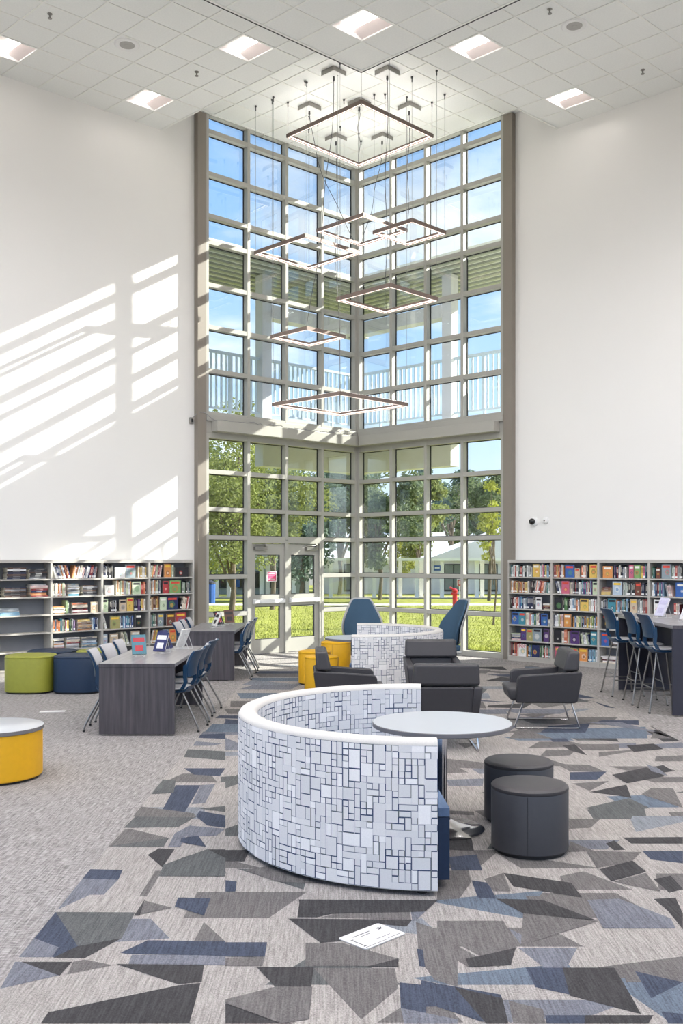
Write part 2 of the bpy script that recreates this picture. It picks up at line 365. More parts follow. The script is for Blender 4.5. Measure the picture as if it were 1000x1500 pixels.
# ================================================================== SETTING
# ---- floor
g = G()
wl = LP(13, -0.15); wr = RP(21, -0.15); cc = TS(-0.15, -0.15)
g.prism([(wl.x, wl.y), (-13, -7), (20, -7), (wr.x, wr.y), (cc.x, cc.y)][::1], -0.12, 0.0)
floor = struct(g.obj('floor', M['carpet_side']))
g = G(); g.box(-1.5, 3.45, -3, 17.15, -0.004, 0.0012)
inlay = g.obj('carpet_inlay', M['carpet_base'], floor)
KC = {'M': srgb(102, 99, 98), 'D': srgb(64, 63, 64), 'B': srgb(66, 72, 86), 'L': srgb(108, 110, 118), 'G': srgb(88, 90, 90), 'P': srgb(122, 126, 132), 'Q': srgb(96, 106, 118)}
polys = []
def crop(ox, oy, sc, rows):
    for k, pts in rows:
        polys.append((k, [fl(ox + x / sc, oy + y / sc) for x, y in pts]))
crop(0, 1030, 3.0303, [
 ('B', [(210, 928), (25, 1128), (380, 1130), (225, 928)]), ('G', [(225, 928), (600, 930), (540, 1045), (345, 1080)]),
 ('D', [(345, 1080), (540, 1045), (375, 1135), (235, 1132)]), ('L', [(140, 1045), (260, 1085), (230, 1130), (30, 1130)]),
 ('L', [(0, 1150), (130, 1150), (260, 1210), (0, 1270)]), ('D', [(95, 1150), (320, 1150), (265, 1212)]),
 ('M', [(325, 1150), (375, 1140), (500, 1165), (300, 1205)]), ('D', [(515, 1160), (905, 1165), (895, 1240), (790, 1250)]),
 ('D', [(180, 1424), (215, 1375), (790, 1255), (890, 1245), (840, 1424)]), ('L', [(585, 1120), (1000, 1120), (1000, 1165), (570, 1160)]),
 ('B', [(535, 1110), (655, 1055), (1000, 1060), (1000, 1125), (560, 1115)]), ('M', [(905, 975), (1000, 1060), (860, 1060)]),
 ('M', [(645, 880), (765, 910), (600, 945)]), ('D', [(645, 870), (620, 945), (595, 945)]), ('B', [(790, 865), (935, 868), (905, 945), (775, 905)]),
 ('G', [(725, 720), (920, 650), (1000, 690), (1000, 770), (705, 770)]), ('D', [(800, 690), (925, 650), (1000, 650), (1000, 690)]),
 ('D', [(655, 675), (705, 645), (775, 650), (720, 730)]), ('M', [(690, 745), (720, 745), (650, 860), (620, 855)]),
 ('B', [(365, 738), (545, 742), (525, 785), (330, 780)]), ('L', [(330, 780), (525, 785), (460, 852), (265, 852)]), ('L', [(265, 852), (400, 852), (240, 920), (215, 920)]),
 ('M', [(555, 560), (580, 560), (750, 600), (725, 640), (455, 638)]), ('G', [(750, 600), (725, 640), (460, 636)]),
 ('G', [(600, 505), (865, 508), (790, 552), (540, 555)]), ('M', [(610, 460), (860, 490), (870, 508), (590, 505)]),
 ('B', [(870, 505), (885, 480), (1000, 500), (1000, 555), (920, 545)]), ('L', [(840, 545), (1000, 560), (960, 590), (820, 595)]),
 ('L', [(775, 580), (850, 540), (800, 640), (745, 640)]), ('B', [(805, 600), (880, 590), (915, 640), (800, 620)]),
 ('G', [(880, 470), (1000, 458), (1000, 485)]), ('G', [(710, 340), (780, 345), (770, 400), (670, 405)]),
 ('B', [(780, 365), (890, 365), (820, 485), (720, 475)]), ('L', [(890, 365), (955, 360), (910, 445), (850, 450)]),
 ('B', [(815, 290), (1000, 290), (975, 325), (860, 318)]), ('G', [(830, 205), (1000, 215), (1000, 255), (815, 240)]),
 ('L', [(870, 170), (990, 180), (940, 190), (855, 190)]), ('B', [(890, 140), (1000, 135), (1000, 160), (880, 155)])])
crop(330, 1290, 2.941, [
 ('D', [(320, 85), (700, 85), (395, 160), (310, 160)]), ('M', [(410, 160), (720, 90), (790, 85), (800, 170)]),
 ('D', [(270, 165), (805, 170), (780, 200), (680, 190), (640, 250), (410, 270)]), ('L', [(790, 85), (910, 85), (820, 175), (805, 175)]),
 ('M', [(345, 270), (500, 270), (750, 340), (740, 370), (345, 370)]), ('D', [(745, 338), (745, 375), (600, 375)]),
 ('B', [(0, 268), (180, 268), (170, 330), (0, 330)]), ('M', [(0, 335), (170, 330), (160, 370), (0, 370)]),
 ('D', [(135, 375), (380, 375), (370, 460), (215, 460)]), ('M', [(215, 460), (375, 460), (360, 600), (240, 618), (0, 530), (0, 515)]),
 ('D', [(0, 530), (290, 618), (0, 618)]), ('M', [(380, 378), (730, 378), (745, 465), (585, 600)]),
 ('B', [(750, 440), (840, 450), (845, 430), (1000, 465), (1000, 540), (865, 545), (865, 580), (755, 550)]),
 ('L', [(755, 550), (1000, 600), (1000, 618), (770, 618)]), ('M', [(820, 180), (1000, 240), (1000, 330), (830, 300)]),
 ('B', [(825, 295), (860, 300), (865, 375), (835, 370)]), ('M', [(850, 300), (1000, 330), (1000, 460), (900, 430), (860, 375)])])
crop(640, 1040, 2.778, [
 ('M', [(0, 660), (125, 650), (140, 700), (90, 770), (0, 775)]), ('B', [(140, 695), (210, 705), (240, 770), (165, 765)]),
 ('M', [(190, 690), (270, 665), (300, 740), (230, 740)]), ('D', [(270, 665), (545, 705), (590, 765), (310, 720)]),
 ('D', [(240, 770), (430, 775), (655, 860), (350, 830)]), ('M', [(350, 830), (655, 862), (340, 960)]),
 ('L', [(610, 775), (740, 770), (950, 850), (970, 890), (675, 890)]), ('M', [(0, 860), (270, 860), (325, 970), (250, 1050), (170, 1000), (0, 910)]),
 ('D', [(115, 1015), (190, 1000), (320, 970), (300, 1040), (130, 1050)]), ('M', [(0, 915), (190, 1020), (130, 1050), (0, 970)]),
 ('L', [(290, 890), (385, 935), (340, 955)]), ('L', [(330, 970), (570, 970), (500, 1100)]), ('B', [(360, 1050), (510, 1050), (540, 1160), (400, 1130)]),
 ('D', [(510, 1050), (720, 1050), (760, 1115), (830, 1240), (540, 1165)]), ('M', [(750, 1050), (1000, 1060), (1000, 1110), (770, 1110)]),
 ('B', [(805, 1065), (1000, 1110), (870, 1175)]), ('B', [(0, 1115), (260, 1160), (290, 1278), (180, 1270), (0, 1210)]),
 ('D', [(70, 1130), (265, 1175), (290, 1278), (200, 1278)]), ('M', [(290, 1185), (430, 1220), (440, 1278), (310, 1278)]),
 ('B', [(440, 1245), (600, 1245), (600, 1278), (445, 1278)]), ('D', [(600, 1245), (880, 1245), (860, 1278), (600, 1278)]), ('B', [(910, 1230), (1000, 1240), (1000, 1278), (940, 1278)]),
 ('M', [(605, 575), (830, 580), (790, 620), (650, 645)]), ('D', [(660, 650), (795, 615), (850, 660), (710, 700)]),
 ('M', [(720, 700), (850, 665), (910, 740), (780, 715)]), ('D', [(880, 690), (950, 675), (1000, 730), (945, 745)]),
 ('B', [(835, 575), (1000, 575), (1000, 625), (870, 610)]), ('D', [(880, 770), (970, 765), (1000, 830), (1000, 895), (940, 820)]),
 ('D', [(755, 520), (1000, 518), (1000, 545), (790, 545)]), ('D', [(685, 545), (720, 532), (765, 570), (720, 572)]),
 ('M', [(540, 535), (640, 575), (530, 580)]), ('G', [(600, 400), (780, 360), (865, 400), (700, 425)]), ('M', [(550, 300), (700, 290), (620, 330)]),
 ('D', [(620, 335), (770, 305), (790, 360), (740, 350)]), ('M', [(480, 220), (620, 225), (690, 255), (540, 250)]), ('B', [(540, 255), (690, 252), (650, 285), (540, 285)]),
 ('D', [(710, 265), (850, 235), (930, 270), (770, 300)]), ('L', [(850, 220), (900, 240), (940, 270), (870, 250)]), ('M', [(870, 320), (960, 320), (1000, 400), (830, 345)]),
 ('M', [(570, 140), (740, 140), (740, 165), (590, 165)]), ('D', [(770, 145), (880, 138), (920, 160), (800, 172)]), ('D', [(850, 85), (940, 80), (990, 128), (920, 130)]),
 ('D', [(570, 95), (720, 110), (740, 130), (560, 115)]), ('B', [(450, 110), (510, 105), (540, 130), (470, 130)]), ('D', [(510, 145), (560, 140), (610, 185), (540, 165)]),
 ('M', [(890, 190), (1000, 185), (1000, 210), (885, 210)]), ('D', [(890, 230), (920, 225), (960, 250), (910, 258)]), ('M', [(40, 200), (190, 215), (190, 240), (40, 235)]),
 ('L', [(40, 285), (190, 280), (185, 310), (45, 310)]), ('M', [(40, 410), (150, 415), (150, 430), (40, 425)]), ('B', [(45, 600), (160, 590), (185, 655), (60, 655)]), ('D', [(25, 530), (140, 525), (150, 575), (30, 570)]),
 ('G', [(230, 530), (300, 560), (200, 570)])])
crop(330, 970, 2.7027, [
 ('D', [(0, 745), (95, 745), (75, 790), (0, 790)]), ('B', [(0, 865), (45, 870), (40, 910), (0, 910)]), ('M', [(75, 825), (220, 800), (400, 880), (200, 870)]),
 ('D', [(290, 942), (840, 945), (790, 990), (300, 1000)]), ('G', [(0, 660), (60, 640), (60, 690), (0, 690)]), ('G', [(0, 470), (60, 440), (60, 480), (0, 500)]), ('L', [(0, 300), (50, 320), (60, 350), (0, 350)]),
 ('B', [(0, 225), (60, 230), (60, 260), (0, 260)])])
# the far end of the inlay: the same print, smaller in the view
pr = random.Random(21)
Y = 10.1
while Y < 16.9:
    X = -1.48 + pr.random() * 0.2
    while X < 3.4:
        wd = pr.uniform(0.4, 1.0); hh = pr.uniform(0.3, 0.75); k = pr.choice('PPQLBQMG' if X < 1.6 else 'PQDMLGMB')
        if pr.random() < 0.8:
            x1 = min(3.42, X + wd); y1 = min(17.1, Y + hh); j = lambda a: pr.uniform(-a, a)
            q_ = [Vector((X, Y + max(0, j(.2)), 0)), Vector((x1, Y, 0)), Vector((min(3.42, x1 + j(.3)), y1, 0)), Vector((max(-1.45, X + j(.3)), y1 - max(0, j(.25)), 0))]
            if pr.random() < .3: q_.pop(pr.randrange(4))
            polys.append((k, q_))
        X += wd + pr.uniform(-0.12, 0.25)
    Y += pr.uniform(0.34, 0.55)
g = G()
for i, (k, pts) in enumerate(polys):
    pts = [Vector((min(3.45, max(-1.5, p.x)), p.y, 0)) for p in pts]
    ar = sum(pts[a].x * pts[(a + 1) % len(pts)].y - pts[(a + 1) % len(pts)].x * pts[a].y for a in range(len(pts)))
    if ar < 0: pts.reverse()
    g.face([p + Z * (0.0017 + (i % 16) * 0.00012) for p in pts], 0, KC[k])
ur = random.Random(5); Y = 3.9
while Y < 10.4:
    X = -1.5 + ur.random() * .3
    while X < 3.4:
        wd = ur.uniform(.3, .7); hh = ur.uniform(.2, .42); k = ur.choice('MMGQPML')
        if ur.random() < .55:
            j = lambda a: ur.uniform(-a, a); q_ = [Vector((X, Y, 0)), Vector((min(3.44, X + wd), Y + max(0, j(.12)), 0)), Vector((min(3.44, max(X + .1, X + wd + j(.22))), Y + hh, 0)), Vector((max(-1.49, X + j(.2)), Y + hh - max(0, j(.18)), 0))]
            if ur.random() < .3: q_.pop(ur.randrange(4))
            g.face([p + Z * (0.0014 + ur.random() * .00012) for p in q_], 0, KC[k])
        X += wd + ur.uniform(0, .3)
    Y += ur.uniform(.3, .45)
p_o = g.obj('inlay_print', M['carpet_col'], inlay); p_o['kind'] = 'stuff'

# ---- walls and columns
HT = 10.6
g = G(); g.fbox(LP, 4.04, 13, -0.40, -0.10, 0, HT); struct(g.obj('wall_left', M['wall']))
g = G(); g.fbox(RP, 3.87, 21, -0.40, -0.10, 0, HT); struct(g.obj('wall_right', M['wall']))
g = G(); g.fbox(LP, 3.86, 4.05, -0.15, 0.02, 0, HT - .46); struct(g.obj('trim_1', M['column']))
g = G(); g.fbox(RP, 3.69, 3.88, -0.15, 0.02, 0, HT - .46); struct(g.obj('trim_2', M['column']))
g = G(); g.fbox(LP, 0.01, 3.74, 0.0, 0.20, 4.24, 4.44); g.fbox(LP, 0.0, 3.86, -0.15, 0.05, 4.44, 4.56); g.fbox(LP, 0.0, 3.86, -0.15, 0.0, 4.22, 4.44)
struct(g.obj('trim_3', M['alu'], bevel=0.006))
g = G(); g.fbox(RP, 0.215, 3.60, 0.0, 0.20, 4.24, 4.44); g.fbox(RP, 0.06, 3.69, -0.15, 0.05, 4.44, 4.56); g.fbox(RP, 0.0, 3.69, -0.15, 0.0, 4.22, 4.44)
struct(g.obj('trim_4', M['alu'], bevel=0.006))
g = G(); a, b, c, d = LP(0, 0), RP(0, -0.15), TS(-0.17, -0.17), LP(0, -0.15)
g.prism([(p.x, p.y) for p in (a, b, c, d)], 0, 10.15); struct(g.obj('trim_5', M['alu']))

# ---- glass walls
LV = [0.03, 0.974, 1.92, 2.864, 3.825]; RV = [0.03, 0.93, 1.83, 2.73, 3.655]
UP = [4.56, 5.387, 6.2, 6.99, 7.785, 8.275, 9.06, 9.85, 10.20]; LO = [0.0, 0.82, 1.53, 2.27, 2.80, 3.5, 4.22]
def glass_wall(name, fr, V, R, z0, z1, door=None):
    base = fr(V[2], 0, z0); root = SE(name, base)
    hw = 0.0325
    for i, v in enumerate(V):
        zz = z0
        if door and i == 2: zz = 2.24
        g = G(); g.fbox(fr, v - hw, v + hw, -0.15, 0.0, zz, z1); g.obj('mullion', M['alu'], root, world=True)
    for j, z in enumerate(R):
        for i in range(len(V) - 1):
            if door and i in (1, 2) and z < 2.2: continue
            h0, h1 = (0.04, 0.04)
            if j == 0: h0, h1 = (0.0, 0.10) if z0 == 0 else (0.0, 0.06)
            if j == len(R) - 1: h0, h1 = (0.09, 0.0) if z0 == 0 else (0.0, -0.05)
            g = G(); g.fbox(fr, V[i] + hw, V[i + 1] - hw, -0.149, -0.004, z - h0, z + h1); g.obj('transom', M['alu'], root, world=True)
            if j < len(R) - 1:
                a0 = z + h1; a1 = R[j + 1] - (0.04 if j < len(R) - 2 else (0.09 if z0 == 0 else 0.05)); t0, t1 = V[i] + hw, V[i + 1] - hw
                g = G(); g.fbox(fr, t0, t1, -0.136, -0.126, a0, a1, 0)
                k = 0.013
                g.fbox(fr, t0, t0 + k, -0.14, -0.12, a0, a1, 1); g.fbox(fr, t1 - k, t1, -0.14, -0.12, a0, a1, 1)
                g.fbox(fr, t0 + k, t1 - k, -0.14, -0.12, a0, a0 + k, 1); g.fbox(fr, t0 + k, t1 - k, -0.14, -0.12, a1 - k, a1, 1)
                g.obj('pane', [M['glass'], M['gasket']], root, world=True)
    return root
glass_wall('window_1', LP, LV, UP, 4.56, 10.15)
glass_wall('window_2', LP, LV, LO, 0.0, 4.22, door=True)
glass_wall('window_3', RP, RV, UP, 4.56, 10.15)
glass_wall('window_4', RP, RV, LO, 0.0, 4.22)

# ---- double door in the left glass wall
door = SE('door_1', LP(1.92, -0.06, 0))
g = G(); t0, t1 = 0.974 + .0325, 2.864 - .0325
g.fbox(LP, t0, t0 + 0.045, -0.13, -0.005, 0, 2.24); g.fbox(LP, t1 - 0.045, t1, -0.13, -0.005, 0, 2.24)
g.fbox(LP, t0 + .045, t1 - .045, -0.13, -0.005, 2.175, 2.235); g.obj('door_frame', M['alu'], door, world=True)
g = G(); g.fbox(LP, 1.885, 1.955, -0.13, 0.0, 0, 2.175); g.obj('centre_post', M['alu'], door, world=True)
for a, b, hinge in ((t0 + 0.05, 1.88, 0), (1.96, t1 - 0.05, 1)):
    leaf = G(); n0, n1 = -0.10, -0.045; st = 0.10
    for q0, q1 in ((a, a + st), (b - st, b)): leaf.fbox(LP, q0, q1, n0, n1, 0.012, 2.165)
    for z0, z1 in ((0.012, 0.29), (0.94, 1.16), (1.95, 2.165)): leaf.fbox(LP, a + st, b - st, n0, n1, z0, z1)
    lo = leaf.obj('door_leaf', M['alu'], door, world=True)
    for z0, z1 in ((0.29, 0.94), (1.16, 1.95)):
        p = G(); p.fbox(LP, a + st, b - st, -0.077, -0.070, z0, z1, 0); k = 0.014
        p.fbox(LP, a + st, a + st + k, -0.085, -0.06, z0, z1, 1); p.fbox(LP, b - st - k, b - st, -0.085, -0.06, z0, z1, 1)
        p.fbox(LP, a + st + k, b - st - k, -0.085, -0.06, z0, z0 + k, 1); p.fbox(LP, a + st + k, b - st - k, -0.085, -0.06, z1 - k, z1, 1)
        p.obj('pane', [M['glass'], M['gasket']], lo, world=True)
    p = G(); p.fbox(LP, a + 0.03, b - 0.03, -0.005, 0.05, 1.0, 1.075)
    p.fbox(LP, a + 0.03, a + 0.10, -0.045, -0.005, 0.985, 1.09); p.fbox(LP, b - 0.10, b - 0.03, -0.045, -0.005, 0.985, 1.09)
    p.obj('push_bar', M['white'], lo, world=True, bevel=0.008)
    p = G(); q = a + 0.06 if hinge == 0 else b - 0.36
    p.fbox(LP, q, q + 0.30, -0.045, 0.02, 2.04, 2.11); p.fbox(LP, q + 0.05, q + 0.3, -0.01, 0.01, 2.13, 2.15); p.fbox(LP, q + 0.02, q + .05, -0.02, 0.01, 2.11, 2.17)
    p.obj('door_closer', M['steel'], lo, world=True, bevel=0.006)
    if hinge == 1:
        sg = G(); sg.fbox(LP, a + .17, a + .42, -0.066, -0.062, 1.42, 1.62, 0)
        sg.fbox(LP, a + .19, a + .40, -0.062, -0.0605, 1.435, 1.605, 1)
        for zz in (1.57, 1.54, 1.485, 1.46): sg.fbox(LP, a + .215, a + .375, -0.0605, -0.0598, zz, zz + 0.008, 0)
        sg.obj('pink_notice', [M['white'], M['pink']], lo, world=True)

# ---- ceilings (four flat fields that meet at one point, at three heights)
Q = 4.75; TW = 0.61
lights, cut = [], set()
LIGHTS = [('L', 12, 68), ('L', 215, 142), ('L', 362, 62), ('C', 532, 35), ('R', 698, 60), ('R', 838, 140)]
FIELD = {'B': (-0.15, Q, -0.15, Q, 10.15, 0.046, 0.04), 'L': (Q, 13.0, -0.15, Q, 9.60, Q - 0.09, -0.15),
         'R': (-0.15, Q, Q, 20.5, 9.60, -0.15, Q - 0.09), 'C': (Q, 19.5, Q, 19.5, 9.0, Q, Q)}
def cell(fk, t, s):
    f = FIELD[fk]; return (math.floor((t - f[5]) / TW + 1e-6), math.floor((s - f[6]) / TW + 1e-6))
lamp_cells = {}
for fk, px, py in LIGHTS:
    t, s = solve_ts(at_z(px, py, FIELD[fk][4])); lamp_cells[(fk,) + cell(fk, t, s)] = (px, py)
for ci in ((10, 10), (12, 14), (14, 12)): pass
tile_mesh = {}
for fk, (t0, t1, s0, s1, z, to, s_o) in FIELD.items():
    base = TS((t0 + t1) / 2, (s0 + s1) / 2, z)
    g = G(); g.fbox(TS, t0, t1, s0, s1, z + 0.27, HT)
    root = struct(g.obj('ceiling', M['slab']))
    gr = G(); bw = 0.012; far = G()
    i0, i1 = math.floor((t0 - to) / TW), math.ceil((t1 - to) / TW)
    j0, j1 = math.floor((s0 - s_o) / TW), math.ceil((s1 - s_o) / TW)
    for i in range(i0, i1 + 1):
        a = to + i * TW
        if t0 < a < t1: gr.fbox(TS, a - bw, a + bw, s0, s1, z, z + 0.03)
    for j in range(j0, j1 + 1):
        a = s_o + j * TW
        if s0 < a < s1: gr.fbox(TS, t0, t1, a - bw, a + bw, z + 0.0006, z + 0.03)
    e = 0.03
    gr.fbox(TS, t0, t0 + e, s0, s1, z - 0.002, z + 0.03); gr.fbox(TS, t1 - e, t1, s0, s1, z - 0.002, z + 0.03)
    gr.fbox(TS, t0, t1, s0, s0 + e, z - 0.0025, z + 0.03); gr.fbox(TS, t0, t1, s1 - e, s1, z - 0.0025, z + 0.03)
    if fk == 'C':
        gr.fbox(TS, t0 - .02, t0, s0 - .02, s1, z - 0.004, z + 0.3, 1); gr.fbox(TS, t0, t1, s0 - .02, s0, z - 0.004, z + 0.3, 1)  # dark strip paints the shadow line along the lower ceiling's edges
    gr.obj('ceiling_grid', [M['grid'], M['gasket']], root)
    for i in range(i0, i1):
        for j in range(j0, j1):
            a0, a1 = max(t0 + e, to + i * TW + bw), min(t1 - e, to + (i + 1) * TW - bw)
            b0, b1 = max(s0 + e, s_o + j * TW + bw), min(s1 - e, s_o + (j + 1) * TW - bw)
            if a1 - a0 < 0.02 or b1 - b0 < 0.02: continue
            c = TS((a0 + a1) / 2, (b0 + b1) / 2, z)
            if (fk, i, j) in lamp_cells:
                lights.append((c, a0, a1, b0, b1, z, lamp_cells[(fk, i, j)], True)); continue
            if fk != 'B' and i % 3 == 1 and j % 3 == 1 and -2 < c.y < 12.3 and abs(c.x) < 9.5:     # unseen fill panels added to brighten the room, stronger than the visible fittings
                
                g2 = G(); g2.fbox(TS, a0, a1, b0, b1, z + .10, z + .112, 1); g2.fbox(TS, (a0 + a1) / 2 - .085, (a0 + a1) / 2 + .085, b0 + .03, b1 - .03, z + .075, z + .098)
                for q0, q1 in ((a0, a0 + .012), (a1 - .012, a1)): g2.fbox(TS, q0, q1, b0, b1, z + .002, z + .10, 1)
                for q0, q1 in ((b0, b0 + .012), (b1 - .012, b1)): g2.fbox(TS, a0 + .012, a1 - .012, q0, q1, z + .002, z + .10, 1)
                g2.obj('fill_panel', [M['tube'], M['reflector']], root); continue
            px, py = 500 + F * c.x / c.y, HZ - F * (z - EYE) / c.y
            if not (-60 < px < 1060 and py > -70):                       # beyond the view: plain field
                far.fbox(TS, a0, a1, b0, b1, z + 0.009, z + 0.027); continue
            dz = rnd.uniform(-.001, .001)
            h = TS(0, 0) - TS(a1 - a0, 0); k = TS(0, 0) - TS(0, b1 - b0)
            key = (round(a1 - a0, 3), round(b1 - b0, 3))
            if key not in tile_mesh:
                t_ = G(); o = Vector((0, 0, 0)); A, B = h / 2, k / 2
                P = [o - A - B, o + A - B, o + A + B, o - A + B]
                if (P[1] - P[0]).cross(P[2] - P[1]).z < 0: P.reverse()
                t_.hexa([p for p in P] + [p + Z * 0.018 for p in P]); tile_mesh[key] = t_.mesh('ceiling_tile', M['tile'])
            link('ceiling_tile', tile_mesh[key], root).location = c + Z * (0.009 + dz)
    if far.f: far.obj('tile_field', M['tile'], root)['kind'] = 'stuff'

# ================================================================== CEILING FITTINGS
LN = {(12, 68): 'square recessed ceiling light cut by the left edge of the picture', (215, 142): 'square recessed ceiling light nearest the corner of the left ceiling, above the white wall',
      (362, 62): 'square recessed ceiling light of the left ceiling beside the darker lower ceiling', (532, 35): 'square recessed ceiling light in the darker lower middle ceiling',
      (698, 60): 'square recessed ceiling light of the right ceiling beside the darker lower ceiling', (838, 140): 'square recessed ceiling light of the right ceiling nearest the right wall'}
for c, a0, a1, b0, b1, z, key, seen in lights:
    t = T('ceiling_light', LN[key], 'ceiling light', c, 0, 'recessed square ceiling lights')
    tm, sm = (a0 + a1) / 2, (b0 + b1) / 2; w0 = 0.10
    g = G(); zt = z + .10
    for t_0, t_1 in ((a0, a0 + .012), (a1 - .012, a1)): g.fbox(TS, t_0, t_1, b0, b1, z + .002, zt)
    for s_0, s_1 in ((b0, b0 + .012), (b1 - .012, b1)): g.fbox(TS, a0 + .012, a1 - .012, s_0, s_1, z + .002, zt)
    g.fbox(TS, a0, a1, b0, b1, zt, zt + .012); g.obj('frame', M['white'], t, world=True)
    g = G(); g.fbox(TS, tm - .085, tm + .085, b0 + .03, b1 - .03, z + .075, zt - .002); g.obj('diffuser', M['tube_low'], t, world=True)
    for q0, q1 in ((a0 + .013, tm - .09), (a1 - .013, tm + .09)):
        g = G(); P = [TS(q0, b0 + .013), TS(q1, b0 + .013), TS(q1, b1 - .013), TS(q0, b1 - .013)]; H_ = [z + .02, z + .085, z + .085, z + .02]
        bot = [p_ + Z * h_ for p_, h_ in zip(P, H_)]; top = [p_ + Z * (h_ + .008) for p_, h_ in zip(P, H_)]
        if (P[1] - P[0]).cross(P[2] - P[1]).z < 0: bot.reverse(); top.reverse()
        g.hexa(bot + top); g.obj('reflector', M['reflector'], t, world=True)
def speaker(px, py, z, label):
    p = at_z(px, py, z); t = T('ceiling_speaker', label, 'speaker', p, 0, 'round ceiling speakers')
    g = G(); g.lathe([(0.19, 0.009), (0.19, 0.0), (0.17, -0.012), (0.115, -0.004), (0.115, 0.009)], 32); g.obj('ring', M['white'], t, smooth=True)
    g = G(); g.lathe([(0.113, 0.008), (0.113, -0.006), (0.04, -0.008), (0.036, -0.012)], 28); g.obj('grille', M['grille'], t, smooth=True)
speaker(186, 66, 9.6, 'round white ceiling speaker in the left ceiling')
speaker(841, 38, 9.6, 'round white ceiling speaker in the right ceiling')
for px, py, z, lb in ((73, 21, 9.6, 'small sprinkler head at upper left in the left ceiling'), (288, 106, 9.6, 'small sprinkler head in the left ceiling between two lights'),
                      (805, 14, 9.6, 'small sprinkler head beside the speaker in the right ceiling'), (941, 103, 9.6, 'small sprinkler head near the right wall in the right ceiling')):
    t = T('sprinkler', lb, 'sprinkler', at_z(px, py, z), 0, 'ceiling sprinklers')
    g = G(); g.lathe([(0.035, 0.012), (0.035, 0.002), (0.012, 0.0), (0.010, -0.05), (0.03, -0.055), (0.03, -0.06)], 14); g.obj('head', M['steel'], t, smooth=True)

# ---- pendant lights: square bronze frames with an inner light strip
def pendant(cx, cy, d, a, label, can, anchor_up=10.15):
    """cx,cy: picture position of the middle of the frame; d: distance; a: half diagonal; can: (px,py) of its ceiling canopy"""
    c = at_d(cx, cy, d); t = T('pendant_light', label, 'pendant light', c, 0, 'square pendant lights in the glass corner')
    hh, wd = 0.032, 0.045
    P = [Vector((-a, 0, 0)), Vector((0, -a, 0)), Vector((a, 0, 0)), Vector((0, a, 0))]
    k = (a - wd * 1.414) / a
    fr = G(); le = G()
    for i in range(4):
        p, q = P[i], P[(i + 1) % 4]; pi, qi = p * k, q * k
        fr.hexa([x - Z * hh for x in (p, q, qi, pi)] + [x + Z * hh for x in (p, q, qi, pi)])
        k2 = (a - wd * 1.414 - .012) / a; pj, qj = p * k2, q * k2
        le.hexa([x - Z * (hh - .006) for x in (pi, qi, qj, pj)] + [x - Z * (hh - .026) for x in (pi, qi, qj, pj)])
        b0, b1 = (p + pi) / 2, (q + qi) / 2; m0, m1 = b0.lerp(b1, .01), b0.lerp(b1, .99); o = (p - pi) * 0.16
        le.hexa([x - Z * (hh + .004) for x in (m0 + o, m1 + (q - qi) * .16, m1 - (q - qi) * .16, m0 - o)] + [x - Z * (hh - .001) for x in (m0 + o, m1 + (q - qi) * .16, m1 - (q - qi) * .16, m0 - o)])
    ul = G()  # glowing strips added on the frame tops to brighten the bay ceiling
    for i in range(4):
        p, q = P[i] * (1 - .25 * (1 - k)), P[(i + 1) % 4] * (1 - .25 * (1 - k)); pi, qi = P[i] * (1 - .75 * (1 - k)), P[(i + 1) % 4] * (1 - .75 * (1 - k))
        ul.hexa([x + Z * hh for x in (p, q, qi, pi)] + [x + Z * (hh + .003) for x in (p, q, qi, pi)])
    fr.obj('frame', M['pendant'], t); le.obj('light_strip', M['led'], t); ul.obj('added_uplight_strip', M['fill_uplight'], t)
    top = anchor_up - c.z
    for p in P:
        g = G(); q = p * ((a - .03) / a); g.tube([q + Z * hh, q + Z * (top - .0)], 0.0028, 5)
        cb = g.obj('suspension_wire', M['wire'], t)
        g = G(); g.lathe([(0.02, 0), (0.02, -0.02), (0.009, -0.03), (0.009, -0.09)], 8, (q.x, q.y, top)); g.obj('wire_anchor', M['cable'], cb)
    cp = at_z(can[0], can[1], anchor_up) - c
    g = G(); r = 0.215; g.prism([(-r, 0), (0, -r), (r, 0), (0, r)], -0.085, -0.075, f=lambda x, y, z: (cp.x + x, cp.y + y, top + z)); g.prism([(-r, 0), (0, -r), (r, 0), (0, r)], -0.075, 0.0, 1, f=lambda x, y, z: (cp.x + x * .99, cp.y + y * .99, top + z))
    ca = g.obj('canopy', [M['white'], M['steel']], t)  # darker sides: the shade on the canopy is put into their colour
    g = G(); g.lathe([(0.016, 0.0), (0.02, -0.05), (0.01, -0.08)], 10, (cp.x, cp.y, top - .085)); g.obj('cord_grip', M['cable'], ca)
    e = P[3] * .98 if cp.length else P[3]
    A = Vector((cp.x, cp.y, top - .1)); n = 26; pts = []
    e = min(P, key=lambda v: (v - Vector((cp.x, cp.y, 0))).length)
    for i in range(n + 1):
        f = i / n; x = A.lerp(e + Z * hh, f ** 1.6 if f < 1 else 1); x.z = A.z + (hh - A.z) * f
        x.x += 0.035 * math.sin(f * 11) * f * (1 - f) * 3; pts.append(x)
    g = G(); g.tube(pts, 0.0055, 5); g.obj('power_cord', M['cable'], t)
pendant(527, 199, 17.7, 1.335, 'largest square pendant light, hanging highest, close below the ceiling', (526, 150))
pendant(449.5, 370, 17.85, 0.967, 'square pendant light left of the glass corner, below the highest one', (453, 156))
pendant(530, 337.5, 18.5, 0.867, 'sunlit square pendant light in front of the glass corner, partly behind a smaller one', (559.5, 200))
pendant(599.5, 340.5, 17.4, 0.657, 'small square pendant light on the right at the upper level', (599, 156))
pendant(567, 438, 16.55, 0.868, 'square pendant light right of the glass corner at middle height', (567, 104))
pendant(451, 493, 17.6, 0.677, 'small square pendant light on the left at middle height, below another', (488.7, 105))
pendant(498, 592.5, 17.5, 1.225, 'lowest square pendant light, a wide one just above the beam', (492, 201))
